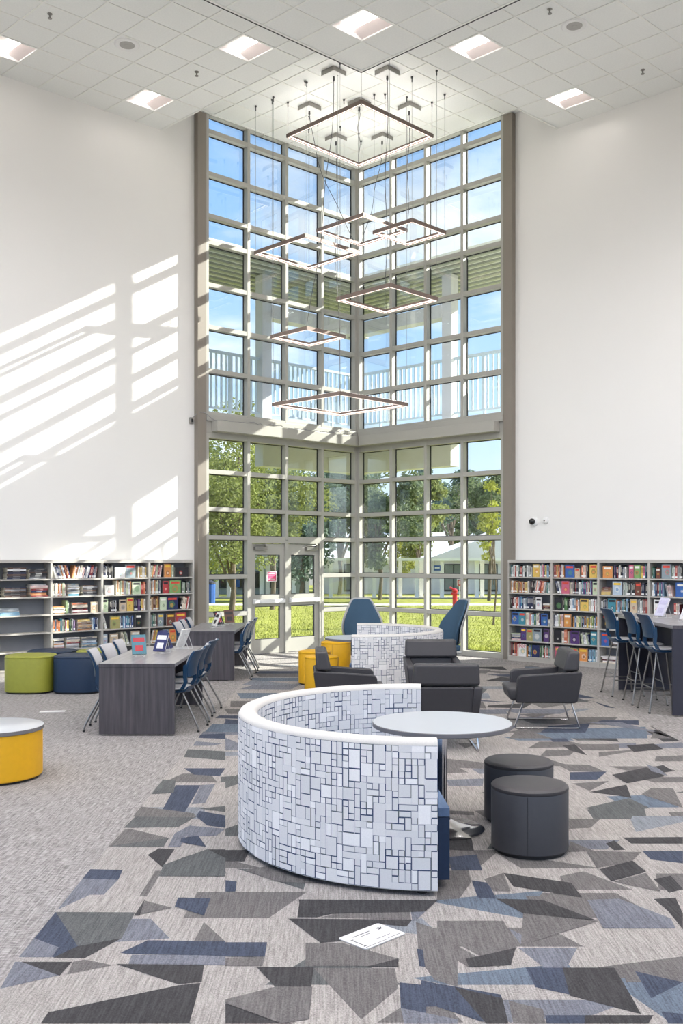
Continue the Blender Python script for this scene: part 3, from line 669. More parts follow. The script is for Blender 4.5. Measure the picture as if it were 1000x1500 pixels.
# ================================================================== OUTDOORS
def gz(y): return -0.06 - 0.0153 * max(0, y - 20)
def lawn_pt(px, py):
    k = (HZ - py) / F                                # z = EYE + k*y
    y = (EYE + 0.06 - 0.0153 * 20) / (-k - 0.0153) if True else 0
    return Vector(((px - 500) / F * y, y, gz(y)))
g = G(); ys = [14 + i * 3 for i in range(46)]; xs = [-90 + i * 6 for i in range(31)]
for i in range(len(ys) - 1):
    for j in range(len(xs) - 1):
        g.face([(xs[j], ys[i], gz(ys[i]) - .08 * (ys[i] < 15)), (xs[j + 1], ys[i], gz(ys[i])), (xs[j + 1], ys[i + 1], gz(ys[i + 1])), (xs[j], ys[i + 1], gz(ys[i + 1]))])
lawn = struct(g.obj('lawn', M['grass']))
gr = random.Random(3); g = G()
for i in range(30000):
    y = 20.5 + 30 * gr.random() ** 1.8; x = (gr.random() - .5) * y * .42
    t, s = solve_ts(Vector((x, y, 0)))
    if t > -0.9 and s > -0.9: continue
    if t > -1.4 and s > -1.0 or s > -1.4 and t > -1.0: continue
    if y > 50.3 or (abs(y - 42) < .5 and abs(x - 4.9) < .6): continue
    h = gr.uniform(.03, .075); a = gr.random() * 6.28; wd = .012; dx, dy = math.cos(a) * wd, math.sin(a) * wd; z = gz(y)
    g.face([(x - dx, y - dy, z - .01), (x + dx, y + dy, z - .01), (x + gr.uniform(-.05, .05), y + gr.uniform(-.05, .05), z + h)])
o = tag(g.obj('lawn_grass', M['blade']), 'bright green lawn grass beyond the glass', 'grass'); o['kind'] = 'stuff'
# apron outside the right glass, far sidewalks
def strip(name, pts, label):
    g = G(); n = len(pts); g.prism([(p.x, p.y) for p in pts], 0, 0.03, f=lambda x, y, z: (x, y, gz(y) + z))
    return tag(g.obj(name, M['concrete']), label, 'pavement')
g = G(); g.fbox(RP, -1.1, 5.2, -1.25, -0.16, -0.10, -0.03); g.fbox(LP, -0.2, 5.2, -1.0, -0.16, -0.10, -0.031)
struct(g.obj('apron', M['concrete']))
strip('sidewalk', [Vector((-40, 50.5, 0)), Vector((40, 50.5, 0)), Vector((40, 53.0, 0)), Vector((-40, 53.0, 0))], 'pale concrete sidewalk crossing the lawn in front of the white posts')
strip('walkway_slab', [Vector((-50, 66, 0)), Vector((50, 66, 0)), Vector((50, 70.5, 0)), Vector((-50, 70.5, 0))], 'pale slab under the covered walkway of white posts')
# covered walkway: flat roof on white posts
wk = T('covered_walkway', 'long flat-roofed covered walkway on white posts across the far lawn', 'walkway', (0, 68.2, gz(68)))
g = G(); g.box(-34, 34, 65.9, 70.2, 1.78, 1.98); g.obj('roof', M['post'], wk, world=True)
for px in (250, 282, 317, 335, 383, 392, 430, 450, 484, 548, 577, 586, 610, 617, 647, 698, 706, 760, 800):
    d = 66.6 if px not in (335, 392, 450, 586, 617, 706) else 69.6
    x = (px - 500) / F * d; g = G(); g.box(x - .13, x + .13, d - .13, d + .13, gz(d) + .02, 1.78); g.obj('post', M['post'], wk, world=True)
# school building far behind
hb = T('pale_building', 'pale single-storey building with a gabled end behind the right glass', 'building', (8, 84, gz(84)))
g = G(); g.box(-2.0, 24, 82, 94, gz(84) - .4, 1.95); g.obj('wall', M['house'], hb, world=True)
g = G(); f = lambda x, y, z: (z, x, y)
g.prism([(81.2, 1.95), (94.8, 1.95), (88, 4.3)], -2.6, 9.3, f=f); g.obj('roof', M['roofing'], hb, world=True)
g = G(); g.prism([(7.2, 1.95), (24.6, 1.95), (15.9, 5.2)], 81.0, 95, f=lambda x, y, z: (x, z, y)); g.obj('gable', M['house'], hb, world=True)
for x in (0.2, 8.6, 11.5):
    g = G(); g.box(x, x + 1.6, 81.93, 81.99, gz(82) + .2, 1.5); w_ = g.obj('window', M['dark'], hb, world=True)
    p = G(); p.box(x + .1, x + .75, 81.90, 81.93, gz(82) + .35, 1.4); p.box(x + .85, x + 1.5, 81.90, 81.93, gz(82) + .35, 1.4); p.obj('pane', M['shade_wall'], w_, world=True)
lb = T('grey_building', 'shaded grey flat-roofed building seen through the glass doors', 'building', (-7, 86, gz(84)))
g1 = G(); g1.box(-12, -3.4, 80, 92, gz(84) - .4, 2.1); g1.obj('wall', M['shade_wall'], lb, world=True)
g1 = G(); g1.box(-12.4, -3.2, 79.6, 92.4, 2.1, 2.3); g1.obj('roof', M['roofing'], lb, world=True)
for q in (-11, -8.5, -6):
    g1 = G(); g1.box(q, q + 2.0, 79.9, 79.99, gz(80) + .5, 0.9); w_ = g1.obj('window', M['dark'], lb, world=True)
    g1 = G(); g1.box(q + .15, q + .9, 79.87, 79.9, gz(80) + .6, .8); g1.box(q + 1.1, q + 1.85, 79.87, 79.9, gz(80) + .6, .8); g1.obj('pane', M['screen'], w_, world=True)
# signs, hydrant, bin
def sign(px0, px1, py0, py1, d, m, label, lines, name='hanging_sign'):
    a = at_d(px0, py1, d); b = at_d(px1, py0, d); t = T(name, label, 'sign', ((a.x + b.x) / 2, d, a.z))
    g = G(); g.box(a.x, b.x, d - .03, d + .03, a.z, b.z); g.obj('board', m, t, world=True)
    g = G(); h = b.z - a.z; wd = b.x - a.x
    for f0, f1, z0, z1 in lines: g.box(a.x + wd * f0, a.x + wd * f1, d - .036, d - .03, a.z + h * z0, a.z + h * z1)
    if lines: g.obj('lettering', M['white'], t, world=True)
    g = G(); up = 1.8 - b.z
    if up > 0.02 and name == 'hanging_sign':
        for x in (a.x + .1 * wd, b.x - .1 * wd): g.box(x - .015, x + .015, d - .01, d + .01, b.z, 1.778)
        g.obj('hanger', M['steel'], t, world=True)
    else:
        g.box((a.x + b.x) / 2 - .02, (a.x + b.x) / 2 + .02, d + .03, d + .06, gz(d), b.z); g.obj('pole', M['post'], t, world=True)
sign(337, 351, 849, 860, 66.1, M['signblue'], 'plain dark blue sign board hanging at the covered walkway, seen left of the doors', [])
sign(635, 645, 828, 836, 66.1, M['signblue'], 'blue sign with a white line of lettering under the walkway roof', [(.15, .85, .4, .62)])
sign(669, 677, 847, 859, 44.0, M['white'], 'small red and white square sign on a post behind the red hydrant pipe', [], 'post_sign')
s_ = [o for o in COL.objects if o.name.startswith('post_sign')][0]
a = at_d(670, 858, 43.9); b = at_d(676, 849, 43.9); g = G()
g.box(a.x, b.x, 43.93, 43.97, a.z, a.z + .05); g.box(a.x, b.x, 43.93, 43.97, b.z - .05, b.z); g.box(a.x, a.x + .05, 43.93, 43.97, a.z, b.z); g.box(b.x - .05, b.x, 43.93, 43.97, a.z, b.z)
g.box(a.x + .1, b.x - .08, 43.93, 43.97, (a.z + b.z) / 2 - .03, (a.z + b.z) / 2 + .03); g.obj('red_print', M['red'], s_, world=True)
hy = at_d(666, 882, 42.0); t = T('standpipe', 'red standpipe hydrant standing on the lawn beyond the right glass', 'hydrant', (hy.x, 42, gz(42)))
g = G(); g.lathe([(0.12, 0), (0.12, .05), (0.10, .08), (0.10, .85), (0.12, .88), (0.12, .95), (.02, 1.02)], 14); g.obj('pipe', M['red'], t, smooth=True)
g = G(); g.tube([(0.08, -.05, .78), (-.17, -.09, .80)], .055, 10); g.tube([(0, 0, .95), (-.22, 0, 1.05)], .04, 8); g.obj('outlet', M['red'], t)
bp = at_d(306, 860, 54.5); t = T('litter_bin', 'dark blue litter bin far off on the left of the lawn', 'bin', (bp.x, 54.5, gz(54.5)))
g = G(); g.lathe([(0.34, 0), (0.36, 1.05), (.3, 1.1)], 12); g.obj('body', M['signblue'], t)
g = G(); g.lathe([(0.38, 1.1), (0.38, 1.18), (0.12, 1.3)], 12); g.obj('lid', M['dark'], t)
# trees
def tree(px, d, z0, z1, rad, m, label, n=2600, leaf=.17, seed=1, open_=0.0, trunk=True):
    r = random.Random(seed); x0 = (px - 500) / F * d; base = gz(d)
    t = T('broadleaf_tree', label, 'tree', (x0, d, base), 0, 'trees beyond the lawn')
    zc = (z0 + z1) / 2; hz = (z1 - z0) / 2
    clumps = []
    for i in range(int(26 * (1 - open_ * .4))):
        u, v, q = r.uniform(-1, 1), r.uniform(0, 6.28), r.random() ** .5
        c = math.sqrt(1 - u * u); clumps.append((Vector((c * math.cos(v) * rad * q, c * math.sin(v) * rad * q, zc - base + u * hz * q)), r.uniform(.28, .5) * min(rad, hz) * (1 - .25 * open_)))
    g = G()
    for i in range(n):
        c, cr_ = r.choice(clumps); u, v = r.uniform(-1, 1), r.uniform(0, 6.28); cc = math.sqrt(1 - u * u); q = r.random() ** .35 * cr_
        p = c + Vector((cc * math.cos(v) * q, cc * math.sin(v) * q, u * q * .8))
        a = Vector((r.uniform(-1, 1), r.uniform(-1, 1), r.uniform(-1, 1))).normalized(); b = a.orthogonal().normalized(); s = leaf * r.uniform(.6, 1.25)
        g.face([p - a * s, p + b * s * .55, p + a * s, p - b * s * .55])
    f = g.obj('foliage', M[m], t); f['kind'] = 'stuff'
    if trunk:
        g = G(); g.tube([(0, 0, -.1), (.1, 0, (z0 - base) * .6), (0, .1, zc - base)], .05 * rad + .005, 9, r1=.03 * rad); g.obj('trunk', M['bark'], t)
        g = G()
        for i in range(9):
            c = clumps[i][0]; g.tube([(0.02, .02, (z0 - base) * .7 + .15 * i), c * .6 + Vector((0, 0, (zc - base) * .38)), c], .022 * rad, 6, r1=.006 * rad)
        b_ = g.obj('branches', M['bark'], t); b_['kind'] = 'stuff'
tree(338, 37, 1.3, 7.4, 2.5, 'leaf_bright', 'bright leafy tree filling the left panes by the doors', 15000, .078, 11)
tree(398, 45, 2.0, 8.0, 2.4, 'leaf_bright', 'bright green tree above the glass doors', 13000, .092, 12)
tree(292, 60, 1.0, 9.4, 3.6, 'leaf_mid', 'mid green tree behind the bright tree at far left', 7000, .16, 13)
tree(440, 60, 1.0, 9.3, 3.2, 'leaf_blue', 'bluish green tree left of the glass corner, above the door', 9000, .15, 14)
tree(497, 76, 1.0, 10.4, 3.6, 'leaf_blue', 'bluish green tree straight behind the glass corner', 9000, .18, 15)
tree(556, 62, 1.6, 8.9, 2.6, 'leaf_mid', 'rounded grey-green tree just right of the glass corner', 8500, .15, 16)
tree(612, 74, 2.0, 8.3, 2.4, 'leaf_bright', 'rounded olive green tree in the second right bay', 8000, .17, 17)
tree(660, 96, 5.0, 11.6, 4.6, 'leaf_blue', 'open dark tree behind the third right bay', 6500, .22, 18, .5)
tree(716, 60, 3.4, 8.4, 2.3, 'leaf_mid', 'tall tree with a flat rounded crown at the right edge of the glass', 6000, .13, 19, .4)
tree(722, 31, 1.6, 4.6, .60, 'leaf_lime', 'slim young yellow-green tree close behind the right glass', 1500, .06, 20, .5)
tree(588, 77.5, .6, 4.4, 1.1, 'leaf_lime', 'small lime green bush by the pale building', 2400, .12, 21, 0, False)
tree(640, 118, 2.5, 8.0, 9.5, 'leaf_mid', 'long dark tree line behind the pale building', 9000, .26, 22)
tree(420, 142, 1.0, 9.5, 10.5, 'leaf_blue', 'distant tree line behind the grey building', 10000, .28, 23, 0, False)
tree(745, 103, 2.0, 8.6, 4.0, 'leaf_blue', 'distant tree at the far right behind the slim young tree', 6000, .24, 24)

# ---- outside gallery on the upper floor and its canopy
def isect(nl, nr):
    # plan point at distance nl from the left glass line and nr from the right one
    det = nL.x * nR.y - nL.y * nR.x; a = nl + nL.dot(C0); b = nr + nR.dot(C0)
    return Vector(((a * nR.y - nL.y * b) / det, (nL.x * b - a * nR.x) / det, 0))
def ell(g, n0, n1, tl, z0, z1, mi=0):
    """L-shaped strip outside both glass walls between offsets n0 (near) and n1 (far)"""
    a0, a1 = LP(tl, n0), LP(tl, n1); b0, b1 = RP(tl, n0), RP(tl, n1); c0, c1 = isect(n0, n0), isect(n1, n1)
    for P in ((a0, c0, c1, a1), (c0, b0, b1, c1)):
        P = list(P)
        if (P[1] - P[0]).cross(P[2] - P[1]).z < 0: P.reverse()
        g.hexa([p + Z * z0 for p in P] + [p + Z * z1 for p in P], mi)
ga = T('gallery', 'upper outdoor gallery with a railing wrapped around the glass corner', 'balcony', isect(-1.2, -1.2) + Z * 4.9)
g = G(); ell(g, -0.18, -2.5, 5.0, 4.46, 4.58); g.obj('deck', M['stucco'], ga, world=True)
g = G(); a0, a1 = LP(.82, -2.2), LP(.82, -2.5)
for fr in (LP, RP):
    st = isect(-2.35, -2.35); e = (fr(0) - st).length
    q = solve_ts(st); s0 = q[0] if fr is LP else q[1]
    g.fbox(fr, s0 - .1, .82, -2.5, -2.2, 3.95, 4.46)
g.obj('edge_beam', M['stucco'], ga, world=True)
for fr in (LP, RP):
    g = G(); g.fbox(fr, .56, .82, -2.48, -2.22, 4.58, 8.25); g.obj('post', M['stucco'], ga, world=True)
    g = G(); q = solve_ts(isect(-2.35, -2.35)); s0 = q[0] if fr is LP else q[1]
    g.fbox(fr, s0 - .1, 0.56, -2.5, -2.2, 7.3, 7.6); g.obj('head_beam', M['stucco'], ga, world=True)
tp = G(); ell(tp, -2.32, -2.38, 5.0, 6.33, 6.39); tp.obj('top_rail', M['rail'], ga, world=True)
tp = G(); ell(tp, -2.33, -2.37, 5.0, 5.12, 5.16); tp.obj('bottom_rail', M['rail'], ga, world=True)
for fr in (LP, RP):
    for t_ in (-1.4, 1.6, 4.6):
        g = G(); g.fbox(fr, t_, t_ + .05, -2.375, -2.325, 4.58, 6.33); g.obj('rail_post', M['rail'], ga, world=True)
bm = G(); bm.box(-.018, .018, -.018, .018, 5.16, 6.33); bme = bm.mesh('baluster', M['rail'])
cI = isect(-2.35, -2.35)
for fr, k in ((LP, 0), (RP, 1)):
    s0 = solve_ts(cI)[k]; t = s0 + .02
    s_c = (fr(0) - cI).dot(uL if k == 0 else uR)
    while t < 5.0:
        p = fr(t, -2.35); o = link('baluster', bme, ga); o.parent = ga; o.matrix_parent_inverse = root_mat(ga).inverted(); o.location = p
        o.rotation_euler = (0, 0, math.atan2(uL.y, uL.x) if k == 0 else math.atan2(uR.y, uR.x)); t += 0.135
cn = T('gallery_canopy', 'ribbed metal canopy roof over the outdoor gallery', 'canopy', isect(-2.2, -2.2) + Z * 8.3)
g = G(); ell(g, -1.25, -3.85, 5.6, 8.30, 8.36); g.obj('roof_deck', M['deck'], cn, world=True)
for i in range(9):
    g = G(); n0 = -1.28 - i * 0.28; ell(g, n0, n0 - .10, 5.6, 8.25, 8.30); g.obj('rib', M['deck_rib'], cn, world=True)
# ================================================================== FURNITURE
RA = math.radians
def rrect(hx, hy, r, k=5, cx=0, cy=0):
    P = []
    for sx, sy, a0 in ((1, -1, -90), (1, 1, 0), (-1, 1, 90), (-1, -1, 180)):
        for i in range(k + 1):
            a = RA(a0 + 90 * i / k); P.append((cx + sx * (hx - r) + r * math.cos(a), cy + sy * (hy - r) + r * math.sin(a)))
    return P
# ---- curved high-back sofas covered in a block print
PF = [srgb(230, 227, 225), srgb(226, 223, 222), srgb(232, 229, 227), srgb(222, 220, 219), srgb(244, 241, 239)]
PLN = [srgb(46, 62, 96), srgb(70, 84, 104), srgb(112, 116, 110), srgb(222, 220, 220)]
def pattern_sheet(g, f, U, V, seed, unit=0.036, lw=0.0031):
    r = random.Random(seed); nu, nv = int(round(U / unit)), int(round(V / unit)); du, dv = U / nu, V / nv
    occ = [[False] * nv for _ in range(nu)]
    for j in range(nv):
        for i in range(nu):
            if occ[i][j]: continue
            a, b = r.choices([(1, 1), (2, 1), (1, 2), (2, 2), (1, 3), (2, 3), (3, 2), (3, 1)], [30, 18, 20, 12, 7, 4, 4, 5])[0]
            a = min(a, nu - i); b = min(b, nv - j)
            while any(occ[i + x][j + y] for x in range(a) for y in range(b)): a = max(1, a - 1); b = b if a > 1 else 1
            for x in range(a):
                for y in range(b): occ[i + x][j + y] = True
            u0, u1, v0, v1 = i * du, (i + a) * du, j * dv, (j + b) * dv
            c = r.choice(PF); st = r.random()
            ln = [r.choices(PLN, [50, 24, 16, 10])[0] for _ in range(4)] if st < .8 else [PLN[3]] * 4
            w_ = [lw * r.choice((.7, 1, 1.3)) for _ in range(4)]
            x0, x1, y0, y1 = u0 + w_[0], u1 - w_[1], v0 + w_[2], v1 - w_[3]
            n = max(1, a)
            for q in range(n):
                p0, p1 = x0 + (x1 - x0) * q / n, x0 + (x1 - x0) * (q + 1) / n
                g.face([f(p0, y0), f(p1, y0), f(p1, y1), f(p0, y1)], 0, c)
                g.face([f(p0, v0), f(p1, v0), f(p1, y0), f(p0, y0)], 0, ln[2]); g.face([f(p0, y1), f(p1, y1), f(p1, v1), f(p0, v1)], 0, ln[3])
            g.face([f(u0, v0), f(x0, v0), f(x0, v1), f(u0, v1)], 0, ln[0]); g.face([f(x1, v0), f(u1, v0), f(u1, v1), f(x1, v1)], 0, ln[1])
def make_sofa(loc, rz, label):
    """semicircle that opens towards local +x"""
    t = T('curved_sofa', label, 'sofa', loc, rz, 'curved patterned sofas')
    R1, R0, H = 1.24, 1.115, 0.86; A0, A1 = RA(86), RA(269); n = 64
    rings = []
    for i in range(n + 1):
        a = A0 + (A1 - A0) * i / n; ca, sa = math.cos(a), math.sin(a)
        sec = [(R0, 0.03), (R1, 0.03), (R1, H - .03), (R1 - .012, H - .010), (R1 - .035, H), (R0 + .035, H), (R0 + .012, H - .010), (R0, H - .03)]
        rings.append([(ca * r, sa * r, z) for r, z in sec])
    g = G(); g.loft(rings); back = g.obj('backrest', M['cream'], t, smooth=True)
    g = G(); o = 0.0025
    pattern_sheet(g, lambda u, v: ((R1 + o) * math.cos(A1 - u / R1), (R1 + o) * math.sin(A1 - u / R1), .034 + v), (A1 - A0) * R1, H - .066, 5)
    pattern_sheet(g, lambda u, v: ((R0 - o) * math.cos(A0 + u / R0), (R0 - o) * math.sin(A0 + u / R0), .42 + v), (A1 - A0) * R0, H - .452, 6)
    for a, sg in ((A0, -1), (A1, 1)):
        ca, sa = math.cos(a), math.sin(a); off = Vector((-sa, ca, 0)) * sg * o
        if sg < 0: pattern_sheet(g, lambda u, v: Vector((ca * (R1 - u), sa * (R1 - u), .034 + v)) + off, R1 - R0, H - .07, 7)
        else: pattern_sheet(g, lambda u, v: Vector((ca * (R0 + u), sa * (R0 + u), .034 + v)) + off, R1 - R0, H - .07, 8)
    cv = g.obj('patterned_cover', M['pattern'], back, smooth=True)
    g = G(); rings = []
    B0, B1 = RA(84), RA(273)
    for i in range(49):
        a = B0 + (B1 - B0) * i / 48; rings.append([(math.cos(a) * r, math.sin(a) * r, z) for r, z in ((.62, .05), (R0 - .006, .05), (R0 - .006, .40), (.62, .40))])
    g.loft(rings); g.obj('seat_base', M['navy'], t, smooth=True)
    g = G(); rings = []
    for i in range(49):
        a = B0 + (B1 - B0) * i / 48; rings.append([(math.cos(a) * r, math.sin(a) * r, z) for r, z in ((.60, .405), (R0 - .006, .405), (R0 - .006, .455), (.63, .462), (.605, .445))])
    g.loft(rings); g.obj('seat_cushion', M['seat_navy_lit'], t, smooth=True)
    g = G()
    for a in (RA(95), RA(150), RA(210), RA(265)): g.lathe([(.03, 0), (.03, .05)], 12, (math.cos(a) * 1.17, math.sin(a) * 1.17, 0)); g.lathe([(.03, 0), (.03, .06)], 12, (math.cos(a) * .7, math.sin(a) * .7, 0))
    gl = g.obj('glides', M['black'], t); gl['kind'] = 'stuff'
    return t
sofa = make_sofa((0.55, 6.60, 0), 0, 'large curved sofa in front, block-patterned back turned to the viewer')
dup(sofa, (0.22, 14.1, 0), math.pi, 'curved block-patterned sofa farther back, near the glass corner')

# ---- round cafe tables
def cafe_table(loc, label):
    t = T('cafe_table', label, 'table', loc, 0, 'round white tables')
    g = G(); g.lathe([(.470, .706), (.478, .711), (.478, .735), (.474, .7385), (.0, .74)], 56, mis=[1, 1, 1, 0, 0]); g.obj('tabletop', [M['laminate'], M['edge']], t, smooth=True)
    g = G(); g.lathe([(.036, .03), (.036, .70)], 24); g.obj('pole', M['chrome'], t, smooth=True)
    g = G(); g.lathe([(.16, .69), (.16, .705)], 24); g.obj('mounting_plate', M['black'], t)
    g = G(); g.lathe([(.285, 0), (.29, .012), (.27, .022), (.20, .026), (.19, .034), (.12, .045), (.06, .075), (.042, .13), (.036, .15)], 48); g.obj('base', M['chrome'], t, smooth=True)
    return t
ct = cafe_table((0.69, 6.7, 0), 'round white pedestal table at the front curved sofa')
dup(ct, (0.24, 14.0, 0), 0, 'round white pedestal table at the farther curved sofa')

# ---- cylinder stools
def drum(loc, r, h, m, label, name='drum_stool', cat='stool', group=None, seam=0.0, shape=None, mt=None):
    t = T(name, label, cat, loc, seam, group)
    g = G(); g.lathe([(r - .008, .022), (r, .03), (r, h - .045), (r - .004, h - .035)], 56, shape=shape); g.obj('body', m, t, smooth=True)
    g = G(); g.lathe([(r - .003, h - .036), (r + .001, h - .03), (r, h - .016), (r - .012, h - .004), (r - .035, h), (.0, h + .003)], 56, shape=shape); g.obj('seat', mt or m, t, smooth=True)
    g = G(); g.lathe([(r - .02, 0), (r - .02, .024)], 40, shape=shape); g.obj('plinth', M['black'], t)
    if shape is None:
        g = G(); a = RA(-105); g.box(-.0015, .0015, -r - .0015, -r + .004, .03, h - .04); sm = g.obj('seam', M['black'], t); sm.rotation_euler = (0, 0, RA(-14))
    return t
drum((1.20, 6.23, 0), .243, .43, M['slate'], 'dark grey cylinder stool nearest the viewer', group='dark grey drum stools', mt=M['charcoal_top'])
drum((1.26, 6.95, 0), .243, .43, M['slate'], 'dark grey cylinder stool behind the nearest one', group='dark grey drum stools', mt=M['charcoal_top'])
drum((-0.40, 14.55, 0), .24, .50, M['yellow'], 'yellow cylinder stool standing leftmost of the three by the far table', group='yellow drum stools')
drum((-0.28, 13.75, 0), .24, .50, M['yellow'], 'yellow cylinder stool standing in front, behind the dark armchair', group='yellow drum stools')
drum((-0.09, 15.6, 0), .24, .55, M['yellow'], 'yellow cylinder stool standing behind the far round table', group='yellow drum stools')
# low yellow drum table with a laminate top
t = T('drum_table', 'low yellow drum table with a pale top cut by the left edge', 'table', (-2.97, 8.32, 0))
g = G(); g.lathe([(.40, .02), (.408, .03), (.408, .405)], 64); g.obj('body', M['yellow'], t, smooth=True)
g = G(); g.lathe([(.415, .405), (.420, .41), (.420, .436), (.416, .4385), (0, .44)], 64, mis=[1, 1, 1, 0, 0]); g.obj('tabletop', [M['laminate'], M['edge']], t, smooth=True)
g = G(); g.lathe([(.38, 0), (.38, .022)], 40); g.obj('plinth', M['black'], t)
# four petal ottomans pushed together
def petal(a, e=0.72):
    c, s = math.cos(a), math.sin(a); return (math.copysign(abs(c) ** e, c), math.copysign(abs(s) ** e, s))
for x, y, m, rz, lb in ((-4.36, 13.72, 'green', 0, 'lime green padded ottoman at the front left of the cluster'), (-3.68, 13.72, 'blue', 0, 'dark blue padded ottoman at the front right of the cluster, beside the desk'),
                        (-4.28, 14.44, 'blue', 0, 'dark blue padded ottoman at the back left of the cluster, by the shelves'), (-3.56, 14.44, 'green', 0, 'lime green padded ottoman at the back right of the cluster, by the shelves')):
    drum((x, y, 0), .335, .52, M[m], lb, 'ottoman', 'ottoman', 'ottomans in front of the left bookcases', 0, petal)

# ---- dark armchairs on chrome sled legs
def make_armchair(loc, rz, label):
    t = T('armchair', label, 'armchair', loc, rz, 'dark grey armchairs')
    side = [(-.31, .285)]
    for i in range(7):
        a = RA(180 - 90 * i / 6); side.append((-.245 + .055 * math.cos(a), .535 + .055 * math.sin(a)))
    side += [(.345, .632), (.352, .60), (.315, .31), (.29, .285)]
    for sg in (-1, 1):
        g = G(); x0, x1 = (.262, .345) if sg > 0 else (-.345, -.262)
        g.prism(side, x0, x1, f=lambda y, z, x: (x * (1 - .12 * max(0, (.63 - z)) / .35), y, z)); g.obj('arm', M['charcoal'], t, bevel=.014, seg=3)
    g = G(); B = [(-.262, .20), (.262, .20), (.262, .345), (-.262, .345)]
    g.hexa([(-.25, .17, .29), (.25, .17, .29), (.25, .30, .29), (-.25, .30, .29), (-.26, .21, .625), (.26, .21, .625), (.26, .345, .625), (-.26, .345, .625)])
    g.obj('back_panel', M['charcoal'], t, bevel=.012, seg=3)
    g = G(); g.hexa([(-.325, .165, .632), (.325, .165, .632), (.325, .325, .636), (-.325, .325, .636), (-.315, .215, .85), (.315, .215, .85), (.315, .335, .85), (-.315, .335, .85)])
    g.obj('back_cushion', M['charcoal_top'], t, bevel=.03, seg=4)
    g = G(); g.hexa([(-.255, -.365, .30), (.255, -.365, .30), (.255, .16, .30), (-.255, .16, .30), (-.255, -.40, .455), (.255, -.40, .455), (.255, .19, .425), (-.255, .19, .425)])
    g.obj('seat_cushion', M['charcoal_top'], t, bevel=.04, seg=4)
    for sg in (-1, 1):
        x = .295 * sg; g = G(); g.tube([(x, -.24, .285), (x, -.26, .22), (x * 1.03, -.325, .035), (x * 1.03, -.315, .013), (x * 1.03, -.29, .011), (x * 1.03, .30, .011), (x * 1.03, .325, .015), (x * 1.03, .325, .035), (x, .27, .22), (x, .25, .285)], .0095, 8)
        g.obj('sled_leg', M['chrome'], t, smooth=True)
    for c_ in t.children:
        if c_.type == 'MESH': c_.scale = (1, 1.07, 1)
    return t
ac = make_armchair((1.01, 9.72, 0), math.pi, 'dark grey armchair seen from behind, beyond the front table')
dup(ac, (2.25, 10.95, 0), RA(-92), 'dark grey armchair in profile on the right, on chrome legs', None)
dup(ac, (1.12, 12.0, 0), RA(0), 'dark grey armchair facing the viewer behind another armchair', None)
dup(ac, (0.06, 11.0, 0), RA(92), 'dark grey armchair in profile on the left, half hidden by the sofa', None)

# ---- hexagon-back lounge chairs
def make_lounge(loc, rz, label):
    t = T('lounge_chair', label, 'armchair', loc, rz, 'high-back lounge chairs by the glass')
    prof = [(.44, .22, .14, .04), (.52, .285, .17, .10), (.62, .33, .20, .16), (.74, .345, .235, .19), (.86, .315, .27, .15), (.98, .26, .30, .09), (1.10, .20, .33, .04), (1.165, .165, .345, .02), (1.185, .14, .35, .01)]
    def sheet(scale, off, th, z_o):
        rings = []
        for z, w, y, cv in prof:
            z = .44 + (z - .44) * (1 + z_o); w *= scale; R = []
            for i in range(9): u = -1 + i / 4; R.append((u * w, y + off - cv * u * u, z))
            for i in range(9): u = 1 - i / 4; R.append((u * w, y + off + th - cv * u * u, z))
            rings.append(R)
        g = G(); g.loft(rings); return g
    sheet(.95, -.035, .05, 0).obj('back_cushion', M['lounge'], t, smooth=True, subsurf=1)
    sheet(1.06, .02, .03, .03).obj('back_shell', M['shell_grey'], t, smooth=True, subsurf=1)
    g = G(); g.prism(rrect(.29, .27, .12, 6, 0, -.10), .36, .455); g.obj('seat_cushion', M['lounge'], t, bevel=.03, seg=3)
    g = G(); g.prism(rrect(.30, .28, .12, 6, 0, -.09), .31, .358); g.obj('seat_shell', M['shell_grey'], t, bevel=.015)
    g = G(); g.lathe([(.03, .03), (.03, .31)], 16, (0, -.05, 0)); g.obj('pole', M['chrome'], t, smooth=True)
    g = G(); g.lathe([(.26, 0), (.26, .012), (.05, .03)], 32, (0, -.05, 0)); g.obj('base', M['chrome'], t, smooth=True)
    return t
lc = make_lounge((0.36, 16.3, 0), RA(4), 'blue high-back lounge chair facing the viewer behind the far sofa')
dup(lc, (1.72, 16.15, 0), RA(-68), 'blue high-back lounge chair with pale shell turned to the left')

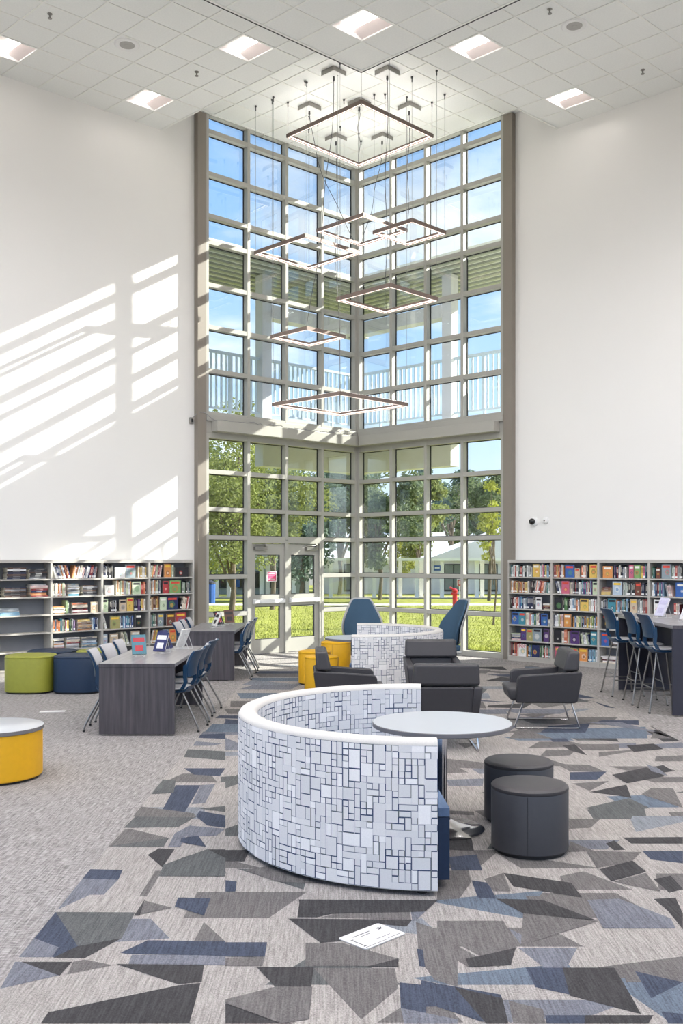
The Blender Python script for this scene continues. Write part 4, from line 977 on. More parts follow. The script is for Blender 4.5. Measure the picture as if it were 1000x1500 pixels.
# ---- shell chairs and bar stools
def curved_panel(levels, th, na=8):
    rings = []
    for z, y, w, cv in levels:
        R = [(w * (-1 + 2 * i / na), y - cv * (-1 + 2 * i / na) ** 2, z) for i in range(na + 1)]
        R += [(w * (1 - 2 * i / na), y + th - cv * (1 - 2 * i / na) ** 2, z) for i in range(na + 1)]
        rings.append(R)
    g = G(); g.loft(rings); return g
def make_shell_chair(name, h, legs, label, cat, group, loc, rz):
    t = T(name, label, cat, loc, rz, group)
    lv = [(h + .135, .175, .195, .03), (h + .20, .180, .205, .035), (h + .28, .20, .213, .04), (h + .36, .235, .218, .04), (h + .405, .262, .216, .038), (h + .412, .267, .210, .036)]
    g = curved_panel(lv, .022)
    for sg in (-1, 1):
        R = []
        for y, z, dp in ((.02, h - .035, .05), (.13, h - .005, .05), (.175, h + .07, .042), (.168, h + .16, .04), (.172, h + .26, .03)):
            x0, x1 = sg * .188, sg * .212; R.append([(x0, y - .05, z), (x1, y - .05, z), (x1, y - .05 + dp, z + .01), (x0, y - .05 + dp, z + .01)])
        g.loft(R)
    g.obj('back_shell', M['chair_blue'], t, smooth=True)
    lp = [(z + .004, y - .008, w * .985, cv) for z, y, w, cv in lv]
    curved_panel(lp, .006).obj('back_pad', M['chair_pad'], t, smooth=True)
    g = G(); R = []
    for y, z, w in ((-.235, h - .045, .19), (-.225, h - .015, .205), (-.12, h - .012, .215), (.05, h - .018, .212), (.13, h - .008, .20), (.165, h + .03, .17)):
        R.append([(-w, y, z), (-w * .5, y, z - .008), (0, y, z - .01), (w * .5, y, z - .008), (w, y, z), (w * .96, y, z - .02), (0, y, z - .045), (-w * .96, y, z - .02)])
    g.loft(R); g.obj('seat_shell', M['chair_blue'], t, smooth=True)
    g = G(); g.prism(rrect(.185, .165, .06, 4, 0, -.045), h - .012, h + .008); g.obj('seat_pad', M['chair_pad'], t, bevel=.006)
    for p in legs:
        g = G(); g.tube(p, .0115, 8); l = g.obj('leg', M['steel'], t, smooth=True)
        q = p[-1]; g = G(); g.lathe([(.014, 0), (.014, .018)], 10, (q[0], q[1], 0)); g.obj('glide', M['black'], l)
    return t
h = .455
dlegs = [[(sx * .15, sy * .10, h - .05), (sx * .20, sy * (.26 if sy > 0 else .20), .10), (sx * .205, sy * (.285 if sy > 0 else .215), .04), (sx * .205, sy * (.287 if sy > 0 else .217), .004)] for sx in (-1, 1) for sy in (-1, 1)]
dc = None
spots = []
for i, y in enumerate((10.72, 11.30, 11.98)): spots.append((-1.80, y, RA(-90 + (-6, 3, -4)[i]), f'blue shell chair on the right side of the near desk, {("nearest the viewer", "the middle one", "the farthest one")[i]}'))
for i, y in enumerate((10.72, 11.30, 11.92)): spots.append((-2.50, y, RA(90 + (5, -3, 2)[i]), f'blue shell chair with pale lining, left side of the near desk, {("nearest", "middle", "farthest")[i]} one'))
for i, y in enumerate((15.2, 15.75, 16.45)): spots.append((-1.69, y, RA(-90 + (4, -4, 3)[i]), f'blue shell chair on the right side of the far desk, {("nearest", "middle", "farthest")[i]} one'))
for i, y in enumerate((15.3, 15.9, 16.5)): spots.append((-2.36, y, RA(90 + (-4, 3, 3)[i]), f'blue shell chair with pale lining, left side of the far desk, {("nearest", "middle", "farthest")[i]} one'))
for x, y, rz, lb in spots:
    if dc is None: dc = make_shell_chair('desk_chair', h, dlegs, lb, 'chair', 'shell chairs at the desks', (x, y, 0), rz)
    else: dup(dc, (x, y, 0), rz, lb)
h = .77
blegs = [[(sx * .13, sy * .10, h - .05), (sx * .235, sy * .22, .004)] for sx in (-1, 1) for sy in (-1, 1)]
bs = make_shell_chair('bar_stool', h, blegs, 'blue bar stool with steel legs, farthest of the three at the high table', 'stool', 'blue bar stools at the high table', (3.86, 13.42, 0), RA(93))
for z, zz in ((.30, 0), (.22, 1)):
    f = 1 - (z - .004) / (h - .054); x_, y_ = .13 + .105 * f, .10 + .12 * f
    g = G()
    if zz == 0: g.tube([(-x_, -y_, z), (x_, -y_, z)], .008, 7); g.tube([(-x_, y_, z), (x_, y_, z)], .008, 7)
    else: g.tube([(-x_, -y_, z), (-x_, y_, z)], .008, 7); g.tube([(x_, -y_, z), (x_, y_, z)], .008, 7)
    g.obj('footrest', M['steel'], bs, smooth=True)
dup(bs, (3.92, 12.62, 0), RA(88), 'blue bar stool with steel legs, middle of the three at the high table')
dup(bs, (3.92, 11.97, 0), RA(90), 'blue bar stool with steel legs, nearest of the three at the high table')

# ---- desks and the high table
def desk(name, label, x0, x1, y0, y1, H, cat='desk', group=None, top='wood_top', mod=True, panel='wood'):
    t = T(name, label, cat, ((x0 + x1) / 2, (y0 + y1) / 2, 0), 0, group); hx, hy = (x1 - x0) / 2, (y1 - y0) / 2
    g = G(); g.box(-hx, hx, -hy, hy, H - .038, H); g.box(-hx, hx, -hy - .0012, -hy, H - .038, H - .0005, 1); g.obj('desktop', [M[top], M['wood']], t)
    for sg in (-1, 1):
        y = sg * (hy - .026); g = G(); g.box(-hx + .004, hx - .004, y - .022, y + .022, .018, H - .039); p = g.obj('end_panel', M[panel], t)
        g = G()
        for x in (-hx + .08, hx - .08): g.lathe([(.018, 0), (.018, .019)], 10, (x, y, 0))
        k = g.obj('glides', M['steel'], p); k['kind'] = 'stuff'
    g = G(); g.box(-.012, .012, -hy + .05, hy - .05, .20 if mod else .5, H - .039); g.obj('modesty_panel', M['dark'], t)
    g = G(); g.box(-.16, .16, -hy + .05, hy - .05, H - .10, H - .039); g.obj('cable_tray', M['shelf_in'], t)
    return t
desk('study_desk', 'near grey wood study desk with books on stands along its top', -2.55, -1.75, 10.25, 12.35, .76, group='grey wood study desks')
desk('study_desk', 'far grey wood study desk standing in front of the glass doors', -2.41, -1.63, 14.86, 16.95, .76, group='grey wood study desks')
desk('high_table', 'dark bar-height table with three blue stools at the right edge', 3.90, 4.75, 11.5, 13.78, 1.075, 'table', None, 'wood_top', True, 'dark')

# ---- books on wire stands
def easel_book(x, y, z, rz, col, col2, label, w=.16, h=.23, th=.022):
    t = T('book', label, 'book', (x, y, z), rz, 'books shown on stands'); tl = RA(24)
    def f(u, d, v):                                      # u across, d depth, v up: tilted back about the lower edge
        return (u, d * math.cos(tl) + v * math.sin(tl), .022 + v * math.cos(tl) - d * math.sin(tl) + th * math.sin(tl))
    g = G()
    def bx(u0, u1, d0, d1, v0, v1, mi): g.hexa([f(u0, d0, v0), f(u1, d0, v0), f(u1, d1, v0), f(u0, d1, v0), f(u0, d0, v1), f(u1, d0, v1), f(u1, d1, v1), f(u0, d1, v1)], mi, (col, srgb(236, 232, 222), col2)[mi])
    bx(-w / 2, w / 2, 0, .003, 0, h, 0); bx(-w / 2, w / 2, th - .003, th, 0, h, 0); bx(-w / 2, -w / 2 + .003, .003, th - .003, 0, h, 0)
    bx(-w / 2 * .8, w / 2 * .8, -.0006, 0, h * .62, h * .85, 2); bx(-w / 2 * .55, w / 2 * .55, -.0006, 0, h * .15, h * .45, 2)
    g.obj('cover', [M['book']] * 3, t)
    g = G(); bx(-w / 2 + .003, w / 2 - .004, .0031, th - .0031, .004, h - .004, 1); g.obj('pages', M['book'], t)
    e = T('book_stand', 'wire stand under the ' + label, 'stand', (x, y, z), rz, 'wire book stands')
    g = G(); r = .0028
    for sx in (-1, 1):
        q = sx * w * .28; T0 = f(q, th + .004, h * .78)
        g.tube([(q, -.045, r + .018), (q, -.045, r), f(q, th + .004, 0)[:2] + (r,), (q, .17, r)], r, 6); g.tube([f(q, th + .004, -.012), T0, (q, .17, r)], r, 6)
    g.tube([f(-w * .28, th + .004, h * .78), f(w * .28, th + .004, h * .78)], r, 6)
    g.obj('wire', M['white'], e)
TB = srgb(70, 120, 134); NV = srgb(40, 44, 92); RD = srgb(176, 52, 62); WH = srgb(228, 226, 222); BK = srgb(34, 34, 38)
easel_book(-2.27, 10.98, .76, RA(20), TB, RD, 'teal and red book on the near desk, nearest the viewer')
easel_book(-2.12, 11.32, .76, RA(-25), NV, WH, 'navy blue book tilted back on the near desk')
easel_book(-2.06, 11.72, .76, RA(68), NV, BK, 'thin dark book seen almost edge-on on the near desk')
easel_book(-2.00, 12.05, .76, RA(-118), WH, TB, 'white-backed book facing away at the far end of the near desk')
easel_book(-2.06, 15.7, .76, RA(-62), WH, BK, 'pale book seen edge-on on the far desk, leftmost')
easel_book(-1.98, 16.1, .76, RA(60), BK, RD, 'dark book on the far desk, in the middle')
easel_book(-1.88, 16.5, .76, RA(25), srgb(92, 62, 50), BK, 'brown book on the far desk, rightmost')
easel_book(4.22, 13.0, 1.075, RA(-70), srgb(206, 204, 224), srgb(190, 186, 214), 'pale lilac book leaning on the high table, left one', .18, .26)
easel_book(4.28, 12.2, 1.075, RA(-68), srgb(226, 224, 226), srgb(186, 190, 200), 'white book leaning on the high table, right one', .18, .27)

# ---- small things on floor and walls
def strip_marks(g, rows, z0, z1):
    for x0, x1, y0, y1 in rows: g.box(x0, x1, y0, y1, z0, z1)
t = T('floor_card', 'white rounded card lying on the patterned carpet in front of the sofa', 'card', (.151, 4.785, .002), RA(44.6))
g = G(); g.prism(rrect(.1425, .095, .016, 5), .0015, .006); g.obj('card', M['plate'], t)
g = G(); strip_marks(g, [(-.085, .03, .048, .053), (-.05, .015, .028, .032), (-.02, .08, -.045, -.042), (-.128, .02, -.082, -.079), (.03, .12, -.076, -.073), (-.118, -.113, -.06, .02), (-.126, -.105, .024, .03), (-.126, -.105, -.068, -.062)], .006, .0064)
g.obj('printed_lines', M['ink'], t)
g = G(); g.face([(.07, .03, .0064), (.115, .052, .0064), (.10, .03, .0064)]); g.face([(.075, .05, .0064), (.10, .055, .0064), (.095, .035, .0064)]); g.obj('arrow_mark', M['ink'], t)
p = fl(77, 1042.5); t = T('floor_outlet', 'pale rectangular outlet cover in the grey carpet, left of the near desk', 'outlet', (p.x, p.y, 0), RA(8))
g = G(); g.prism(rrect(.15, .055, .01, 3), 0.0, .006); g.obj('cover', M['plate'], t)
g = G(); g.box(-.10, -.01, -.03, .03, .006, .0085); g.box(.01, .10, -.03, .03, .006, .0085); g.obj('lid', M['white'], t)
def wall_round(s, z, label, name, cat, dome):
    b = RP(s, -.10, z); t = T(name, label, cat, b, math.atan2(nR.y, nR.x) - math.pi / 2 + math.pi)   # local -y points into the room
    F_ = lambda pr, k, m, nm, off=0: None
    def lath(pr, m, nm, k=24):
        g = G(); n = len(pr)
        g.loft([[(r * math.cos(2 * math.pi * j / k), -d, r * math.sin(2 * math.pi * j / k)) for j in range(k)] for r, d in pr]); return g.obj(nm, m, t, smooth=True)
    if dome:
        lath([(.085, 0), (.085, .03), (.07, .06), (.06, .065)], M['white'], 'housing')
        lath([(.058, .06), (.058, .085), (.05, .105), (.03, .12), (.005, .125)], M['screen'], 'dome')
    else:
        lath([(.06, 0), (.06, .02), (.045, .045), (.02, .055)], M['white'], 'housing'); lath([(.012, .05), (.012, .062), (.004, .066)], M['screen'], 'lens', 12)
wall_round(4.285, 2.55, 'round security camera with a black dome on the right wall above the shelves', 'security_camera', 'camera', True)
wall_round(4.53, 2.56, 'small white wall sensor right of the security camera', 'wall_sensor', 'sensor', False)
b = LP(4.125, -.10, 4.42); t = T('junction_box', 'small metal junction box on the left wall beside the column', 'box', b, math.atan2(uL.y, uL.x))
g = G(); g.box(-.035, .035, -.045, 0, -.06, .06); g.obj('body', M['steel'], t, bevel=.006)
g = G(); g.box(-.015, .015, -.052, -.045, -.03, .03); g.obj('cover', M['black'], t)
g = G(); pts = [LP(4.10, -.07, 4.47), LP(4.06, -.02, 4.54), LP(4.0, .035, 4.58), LP(3.9, .04, 4.575), LP(3.8, .06, 4.50)]
cr_ = random.Random(4)
for i in range(46): pts.append(LP(3.72 - i * .0805, .10 + cr_.uniform(-.05, .05), 4.452 + cr_.random() * (.012 if i < 10 else .05)))
g.tube(pts, .007, 5); tag(g.obj('loose_cable', M['wire']), 'loose grey cable running along the top of the left beam', 'cable')

# ================================================================== BOOKCASES AND BOOKS
D, CW, SP = .265, .914, .29
PALS = {'mix': [('white', (232, 230, 226)), ('cream', (226, 214, 188)), ('black', (36, 36, 40)), ('navy', (34, 46, 84)), ('dark red', (140, 34, 40)), ('orange', (214, 116, 40)), ('yellow', (224, 188, 62)), ('green', (74, 122, 66)), ('teal', (52, 128, 140)), ('light blue', (138, 176, 206)), ('grey', (140, 142, 146)), ('brown', (112, 74, 52)), ('purple', (96, 58, 120)), ('pink', (216, 110, 140)), ('white', (240, 240, 238)), ('cream', (234, 226, 206)), ('black', (28, 30, 36))],
        'pale': [('white', (240, 238, 234)), ('cream', (230, 218, 192)), ('pale pink', (226, 190, 186)), ('white', (228, 228, 230)), ('pale green', (196, 206, 170)), ('grey', (170, 170, 172)), ('orange', (214, 140, 70)), ('dark red', (150, 50, 54)), ('navy', (46, 60, 100))],
        'green': [('green', (66, 108, 74)), ('grey green', (130, 146, 134)), ('white', (224, 226, 220)), ('black', (40, 44, 46)), ('teal', (60, 120, 120)), ('grey', (150, 152, 150)), ('red', (170, 60, 50)), ('light green', (160, 186, 130))],
        'red': [('dark red', (150, 40, 44)), ('red', (190, 56, 50)), ('white', (230, 224, 220)), ('black', (44, 34, 36)), ('orange', (206, 104, 54)), ('maroon', (100, 34, 44)), ('cream', (230, 214, 190))],
        'tan': [('tan', (190, 150, 104)), ('cream', (226, 210, 178)), ('brown', (130, 90, 62)), ('white', (232, 228, 220)), ('orange', (206, 130, 62)), ('yellow', (220, 190, 96)), ('maroon', (104, 44, 46))],
        'blue': [('teal', (62, 140, 164)), ('light blue', (128, 178, 208)), ('blue', (40, 84, 150)), ('white', (226, 230, 234)), ('navy', (34, 50, 90)), ('grey', (142, 150, 158))],
        'yellow': [('yellow', (226, 190, 50)), ('cream', (232, 220, 170)), ('orange', (216, 140, 44)), ('white', (234, 232, 224)), ('black', (40, 38, 36)), ('green', (110, 140, 70)), ('blue', (60, 100, 150))],
        'dark': [('black', (30, 30, 34)), ('charcoal', (62, 62, 68)), ('white', (226, 226, 226)), ('navy', (38, 46, 78)), ('grey', (120, 122, 128)), ('brown', (92, 66, 54))]}
YL, BL_, GN, RD_, PU, TE, WH_, BK_, TA, OR, PK, GY, OL, NV_, LB, PG, BR = [('yellow', (226, 184, 48)), ('blue', (36, 96, 176)), ('green', (120, 168, 84)), ('red', (186, 44, 52)), ('purple', (88, 52, 122)), ('teal', (40, 140, 160)), ('white', (234, 232, 228)), ('black', (34, 34, 40)), ('tan', (208, 184, 150)), ('orange', (224, 140, 40)), ('pink', (206, 92, 124)), ('grey', (140, 156, 164)), ('olive', (168, 160, 90)), ('navy', (30, 44, 96)), ('light blue', (176, 196, 214)), ('pale green', (196, 214, 176)), ('brown', (116, 60, 44))]
# row description, left to right: s = spines, l = leaning spines, f = one cover shown face-out, h = flat stack
R1 = [[('s', .02, .54, 'green'), ('f', .56, .72, YL, .92), ('s', .73, 1, 'mix')], [('s', .02, .48, 'tan'), ('l', .49, .86, 'red'), ('s', .88, .99, 'green')],
      [('s', .02, .22, 'red'), ('s', .22, .43, 'blue'), ('s', .43, .62, 'dark'), ('f', .63, .77, WH_, .85), ('h', .79, .98, 'tan', 4)],
      [('f', .04, .22, BL_, .9), ('f', .22, .38, TE, .9), ('s', .39, .74, 'mix'), ('f', .75, .91, BL_, .85), ('h', .92, .995, 'pale', 4)],
      [('h', .01, .26, 'pale', 5), ('f', .27, .40, PU, .9), ('f', .41, .55, OL, .85), ('f', .56, .77, GY, .92), ('f', .82, .95, PU, .95)],
      [('s', .02, .21, 'red'), ('f', .22, .40, WH_, .9), ('s', .41, .53, 'yellow'), ('f', .54, .72, NV_, .88), ('s', .74, .99, 'green')]]
R2 = [[('s', .01, .25, 'pale'), ('f', .26, .47, BL_, .88), ('f', .49, .60, TA, .65), ('s', .63, .80, 'red'), ('f', .82, .985, YL, .92)],
      [('l', .02, .17, 'dark'), ('f', .18, .36, PK, .9), ('s', .38, .87, 'mix'), ('f', .88, .99, PG, .9)], [('f', .02, .21, BK_, .88), ('s', .22, .58, 'mix'), ('f', .60, .79, YL, .85), ('s', .80, .99, 'pale')],
      [('s', .01, .23, 'pale'), ('f', .24, .40, OR, .9), ('s', .41, .99, 'yellow')], [('f', .01, .18, BK_, .9), ('s', .19, .37, 'red'), ('f', .38, .58, PU, .9), ('l', .60, .83, 'pale'), ('f', .84, .98, TE, .9)],
      [('f', .03, .17, PK, .85), ('f', .18, .36, LB, .9), ('f', .37, .55, OL, .85), ('f', .57, .77, OR, .88), ('s', .78, .99, 'blue')]]
R3 = [[('f', .05, .26, OR, .8), ('s', .30, .58, 'mix'), ('f', .60, .70, PK, .88), ('f', .71, .84, GN, .9), ('s', .85, .99, 'mix')], [('h', .01, .24, 'tan', 5), ('f', .26, .46, LB, .92), ('s', .48, .72, 'green'), ('f', .73, .85, BR, .88), ('s', .86, .99, 'dark')],
      [('s', .01, .15, 'dark'), ('f', .16, .33, TE, .92), ('s', .34, .62, 'mix'), ('f', .63, .77, TA, .92), ('s', .78, .99, 'green')], [('f', .04, .22, BK_, .95), ('s', .24, .95, 'mix')],
      [('f', .02, .18, BL_, .9), ('h', .20, .42, 'dark', 5), ('s', .46, .95, 'mix')], [('h', .01, .36, 'red', 5), ('s', .5, .95, 'dark')]]
R4 = [[('s', .01, .09, 'green'), ('f', .10, .19, BR, .7), ('f', .21, .40, GY, .95), ('s', .41, .99, 'green')], [('s', .01, .26, 'mix'), ('l', .27, .46, 'pale'), ('f', .48, .73, BL_, .92), ('s', .75, .99, 'mix')],
      [('f', .06, .26, WH_, .92), ('s', .45, .58, 'red'), ('h', .62, .98, 'green', 7)], [('s', .02, .96, 'mix')], [('s', .02, .9, 'dark')], [('h', .1, .5, 'tan', 4), ('s', .6, .96, 'mix')]]
L1 = [[('h', .17, .56, 'dark', 7), ('h', .60, .97, 'dark', 6)], [('h', .12, .57, 'dark', 7), ('h', .62, .98, 'pale', 8)], [('h', .01, .43, 'blue', 5)], [], [], []]
L2 = [[('l', .02, .40, 'pale'), ('l', .41, .97, 'pale')], [('s', .02, .29, 'pale'), ('h', .31, .58, 'blue', 8), ('h', .62, .95, 'dark', 7)], [('h', .02, .28, 'tan', 6), ('s', .29, .37, 'green'), ('h', .40, .76, 'red', 8), ('f', .80, .96, TA, .72)],
      [('s', .01, .50, 'mix'), ('h', .51, .82, 'tan', 7), ('s', .84, .99, 'blue')], [('h', .02, .25, 'pale', 8), ('h', .28, .58, 'pale', 8), ('h', .60, .95, 'blue', 8)], [('h', .40, .62, 'pale', 3)]]
L3 = [[('s', .01, .26, 'dark'), ('f', .27, .50, WH_, .72), ('f', .51, .74, GY, .92), ('s', .79, .99, 'tan')], [('f', .06, .26, WH_, .66), ('s', .30, .65, 'pale'), ('f', .66, .86, PG, .88), ('s', .87, .99, 'red')],
      [('f', .01, .13, PG, .9), ('s', .14, .36, 'dark'), ('f', .37, .53, TA, .8), ('f', .54, .69, YL, .92), ('s', .70, .99, 'mix')], [('l', .01, .14, 'yellow'), ('f', .17, .38, OL, .85), ('s', .40, .72, 'blue'), ('f', .73, .88, BK_, .92)],
      [('f', .01, .11, LB, .8), ('f', .17, .35, TA, .82), ('l', .40, .62, 'pale'), ('f', .64, .84, TA, .92)], []]
L4 = [[('l', .01, .32, 'pale'), ('f', .35, .52, OR, .95), ('s', .53, .58, 'pale'), ('f', .60, .93, BK_, .7)], [('s', .01, .30, 'pale'), ('f', .32, .46, RD_, .88), ('f', .48, .75, GN, .92), ('s', .80, .99, 'green')],
      [('s', .01, .22, 'tan'), ('f', .24, .40, PG, .9), ('f', .41, .69, NV_, .92), ('l', .72, .99, 'red')], [('s', .01, .19, 'green'), ('f', .20, .33, GY, .88), ('f', .40, .60, BR, .85), ('f', .62, .88, RD_, .9)],
      [('l', .01, .21, 'yellow'), ('f', .32, .46, GY, .9), ('f', .48, .64, OR, .9)], []]
CASES = [('R', 0, R1, 'right bookcase next to the glass', 'grey steel bookcase on the right wall, next to the glass'), ('R', 1, R2, 'second right bookcase', 'grey steel bookcase on the right wall, second from the glass'),
         ('R', 2, R3, 'third right bookcase', 'grey steel bookcase on the right wall, third from the glass behind the stools'), ('R', 3, R4, 'rightmost bookcase', 'rightmost grey steel bookcase, cut by the picture edge'),
         ('L', 3, L1, 'leftmost bookcase', 'half-empty grey steel bookcase at the left edge of the picture'), ('L', 2, L2, 'second left bookcase', 'grey steel bookcase with flat piles, second from the left'),
         ('L', 1, L3, 'third left bookcase', 'grey steel bookcase on the left wall, third from the left'), ('L', 0, L4, 'left bookcase next to the glass', 'grey steel bookcase on the left wall, next to the glass')]
proto = None
recs = []
NROW = ['top', 'second', 'third', 'fourth', 'fifth', 'bottom']
for side, k, rows, phr, lab in CASES:
    if side == 'R': o, ax, ay = RP(3.89 + k * CW, .17), -uR, -nR
    else: o, ax, ay = LP(4.25 + (k + 1) * CW, .17), uL, -nL
    rz = math.atan2(ax.y, ax.x)
    if proto is None:
        c = T('bookcase', lab, 'bookcase', o, rz, 'grey steel bookcases along the walls')
        g = G(); g.box(.0005, .018, 0, D, 0, 1.85); g.obj('side_panel', M['shelf'], c); g = G(); g.box(CW - .018, CW - .0005, 0, D, 0, 1.85); g.obj('side_panel', M['shelf'], c)
        g = G(); g.box(.018, CW - .018, D - .012, D - .001, .09, 1.80); g.obj('back_panel', M['shelf_in'], c)
        g = G(); g.box(.018, CW - .018, .001, D, 1.80, 1.849); g.obj('top_panel', M['shelf'], c)
        g = G(); g.box(.018, CW - .018, .012, .03, 0, .07); g.obj('kick_plate', M['shelf'], c)
        for i in range(6):
            z = .09 + SP * i; g = G(); g.box(.0185, CW - .0185, .004, D - .013, z - .012, z); g.box(.0185, CW - .0185, .003, .008, z - .022, z); g.obj('shelf', M['shelf'], c)
        proto = c
    else: dup(proto, o, rz, lab)
    br = random.Random(hash(phr) % 1000 if False else sum(map(ord, phr)))
    for ri, row in enumerate(rows):
        z = .09 + SP * (5 - ri) + .0005; idx = 0; clear = .262
        for sg in row:
            x0, x1 = .024 + sg[1] * (CW - .048), .024 + sg[2] * (CW - .048)
            if sg[0] in 'sl':
                x = x0; hb_ = br.uniform(.19, .235); lean = br.uniform(.16, .3) * (-1 if sg[3] == 'red' or br.random() < .4 else 1) if sg[0] == 'l' else 0
                while True:
                    w_ = br.choice((.012, .016, .018, .022, .026, .03, .036)); hh = min(clear - .02, hb_ * br.uniform(.86, 1.08)); cn_, cc_ = br.choice(PALS[sg[3]])
                    if lean:
                        w2 = w_ / math.cos(lean); ext = hh * math.sin(abs(lean)); hh = min(hh, .225)
                        if x + w2 + (ext if True else 0) > x1 + .004: break
                    else:
                        w2 = w_
                        if x + w2 > x1: break
                    idx += 1
                    recs.append(dict(o=o, rz=rz, x=x + (ext if lean and lean > 0 else 0) if not lean or lean < 0 else x, y=br.uniform(.035, .06), z=z, w=w_, h=hh, d=br.uniform(.13, .17), lean=lean, cn=cn_, c=srgb(*cc_), k='s', i=idx, row=ri, phr=phr, lbl=br.random() < .6))
                    x += w2 + .0012
            elif sg[0] == 'f':
                idx += 1; cn_, cc_ = sg[3]
                recs.append(dict(o=o, rz=rz, x=x0, y=br.uniform(.03, .05), z=z, w=x1 - x0 - .004, h=.25 * sg[4], d=.02, lean=0, cn=cn_, c=srgb(*cc_), k='f', i=idx, row=ri, phr=phr, lbl=False, sd=br.random(), pop=(phr.startswith('right bookcase') and ri == 5)))
            else:
                zz = z; n = sg[4]; idx += 1
                for q in range(n):
                    th = br.uniform(.014, .034)
                    if zz + th > z + clear - .03: break
                    a, b = br.uniform(0, .03), br.uniform(0, .03); cn_, cc_ = br.choice(PALS[sg[3]])
                    recs.append(dict(o=o, rz=rz, x=x0 + a, y=br.uniform(.03, .06), z=zz, w=x1 - x0 - a - b, h=th, d=br.uniform(.15, .185), lean=0, cn=cn_, c=srgb(*cc_), k='h', i=idx, q=q, row=ri, phr=phr, lbl=False)); zz += th + .0006
PAGE = srgb(228, 222, 206)
def book_geo(g, r, f):
    w_, h_, d_, c = r['w'], r['h'], r['d'], r['c']; k = .0016
    m_ = (c[0] * .3 + c[1] * .6 + c[2] * .1) * .25; c = tuple(1.0 * (v * .82 + m_ * .72) for v in c[:3]) + (1,)
    def bx(x0, x1, y0, y1, z0, z1, col):
        g.hexa([f(x0, y0, z0), f(x1, y0, z0), f(x1, y1, z0), f(x0, y1, z0), f(x0, y0, z1), f(x1, y0, z1), f(x1, y1, z1), f(x0, y1, z1)], 0, col)
    if r['k'] == 's':
        bx(0, w_, 0, d_, 0, h_, c); bx(k, w_ - k, .004, d_ - .001, h_, h_ + .0008, PAGE)
        if r['lbl']: bx(.0005, w_ - .0005, -.0006, 0, .012, .042, srgb(238, 238, 236))
        lum = sum(c[:3]); bx(w_ * .25, w_ * .75, -.0005, 0, h_ * .45, h_ * .85, tuple(min(1, v * .45) for v in c[:3]) + (1,) if lum > .9 else (min(1, c[0] + .35), min(1, c[1] + .33), min(1, c[2] + .28), 1))
    elif r['k'] == 'f':
        bx(0, w_, 0, .003, 0, h_, c); bx(.002, w_ - .002, .003, d_ - .003, .002, h_ - .002, PAGE); bx(0, w_, d_ - .003, d_, 0, h_, c)
        rr = random.Random(r['sd']); pal = [srgb(240, 236, 226), srgb(40, 36, 44), srgb(216, 74, 58), srgb(238, 196, 70), srgb(66, 120, 170), srgb(96, 150, 90)]
        if r['pop']: pass
        else: bx(w_ * .12, w_ * .88, -.0006, 0, h_ * .74, h_ * .9, rr.choice(pal[:4]))
        n = 14; cx, cz, ra = w_ * rr.uniform(.4, .6), h_ * rr.uniform(.32, .45), min(w_, h_) * rr.uniform(.2, .34); n = rr.choice((4, 5, 6, 14)); col = tuple(.45 * a + .55 * b for a, b in zip(rr.choice(pal), c))
        g.face([f(cx + ra * math.cos(6.283 * i / n), -.0006, cz + ra * 1.1 * math.sin(6.283 * i / n)) for i in range(n)], 0, col)
        col = tuple(.5 * a + .5 * b for a, b in zip(rr.choice(pal), c)); ra *= .55; g.face([f(cx + ra * math.cos(6.283 * i / n), -.0011, cz - ra * .3 + ra * math.sin(6.283 * i / n)) for i in range(n)], 0, col)
    else:
        bx(0, w_, 0, d_, 0, .002, c); bx(.001, w_ - .002, .003, d_ - .002, .002, h_ - .002, PAGE); bx(0, w_, 0, d_, h_ - .002, h_, c)
        pale = r['i'] % 3 == 0 and r['q'] % 2
        bx(0, w_, -.0006 if not pale else .0031, .003, .0005, h_ - .0005, c if not pale else PAGE)
        bx(w_ * .3, w_ * .7, -.001, -.0006, h_ * .3, h_ * .7, tuple(min(1, v * .5 + .2) for v in c[:3]) + (1,))
def world_of(r): return Matrix.Translation(r['o']) @ Matrix.Rotation(r['rz'], 4, 'Z') @ Matrix.Translation((r['x'], r['y'], r['z']))
def local_f(r):
    l = r['lean']
    if not l: return lambda x, y, z: Vector((x, y, z))
    s, c = math.sin(abs(l)), math.cos(l)
    if l < 0: return lambda x, y, z: Vector((x * c + z * s, y, -x * s + z * c + r['w'] * s))            # leans to the right
    return lambda x, y, z: Vector((x * c - z * s + r['h'] * s, y, x * s + z * c))                        # leans to the left
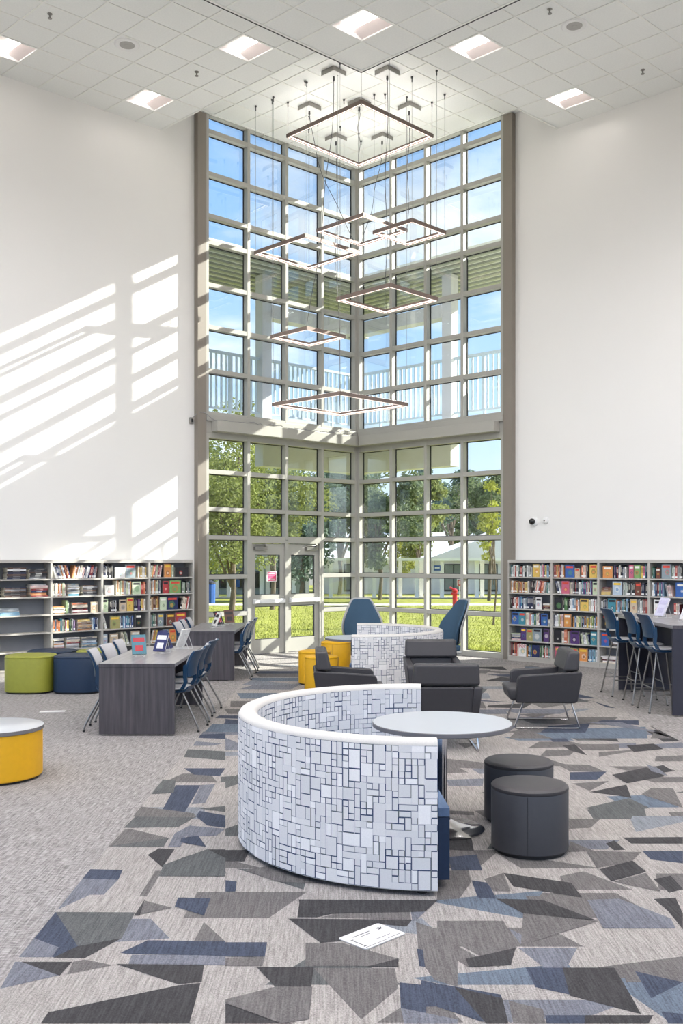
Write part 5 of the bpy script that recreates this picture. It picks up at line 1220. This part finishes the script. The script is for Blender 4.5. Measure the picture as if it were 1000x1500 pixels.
for r in recs:
    p = world_of(r).translation; r['area'] = r['w'] * r['h'] / p.y ** 2 * (1 if abs(p.x / p.y) < .345 else .02)
    px = 500 + F * p.x / p.y
    if r['phr'] in ('third right bookcase', 'rightmost bookcase') and r['row'] >= 3: r['area'] *= .25
    if r['row'] == 5 and r['phr'].find('left') >= 0: r['area'] *= .3
recs.sort(key=lambda r: -r['area'])
seen = {}; rest = G()
for n_, r in enumerate(recs):
    if n_ < 285:
        f = local_f(r); g = G(); book_geo(g, r, f)
        o = g.obj('book', M['book']); o.matrix_world = world_of(r)
        rw = NROW[r['row']] + ' shelf'
        size = 'thin ' if r['k'] == 's' and r['w'] < .017 else 'thick ' if r['k'] == 's' and r['w'] > .029 else ''
        if r['k'] == 's': lb = f"{size}{r['cn']} {'leaning ' if r['lean'] else ''}book, {ORD[r['i'] - 1]} from left, {rw}, {r['phr']}"
        elif r['k'] == 'f': lb = f"{r['cn']} book shown face out, {ORD[r['i'] - 1]} from left, {rw}, {r['phr']}"
        else: lb = f"{r['cn']} flat book, {ORD[r['q']]} up in pile {'at left' if r['x'] < .26 else 'at right' if r['x'] > .5 else 'in middle'}, {rw}, {r['phr']}"
        seen[lb] = seen.get(lb, 0) + 1
        if seen[lb] > 1: lb = lb.replace('flat', 'smaller flat')
        lb = ' '.join(lb.split()).replace(' next to the glass', ' by the glass')
        tag(o, lb, 'book', 'books on the bookcases')
        if r.get('pop') and r['k'] == 'f' and r['cn'] == 'white':
            cu = bpy.data.curves.new('title', 'FONT'); cu.body = 'POP'; cu.size = .085; cu.align_x = 'CENTER'; cu.extrude = .0004; cu.materials.append(M['red'])
            tc_ = bpy.data.objects.new('title', cu); COL.objects.link(tc_); bpy.context.view_layer.update(); tm_ = bpy.data.meshes.new_from_object(tc_.evaluated_get(bpy.context.evaluated_depsgraph_get())); bpy.data.objects.remove(tc_); to = bpy.data.objects.new('title', tm_); COL.objects.link(to); to.parent = o; to.location = (r['w'] / 2, -.0012, r['h'] * .7); to.rotation_euler = (math.pi / 2, 0, 0); to.scale = (.9, 1, 1)
    else:
        m = world_of(r); f = local_f(r); book_geo(rest, r, lambda x, y, z: m @ f(x, y, z))
if rest.f:
    o = tag(rest.obj('more_books', M['book']), 'remaining smaller books filling the bookcases', 'books'); o['kind'] = 'stuff'
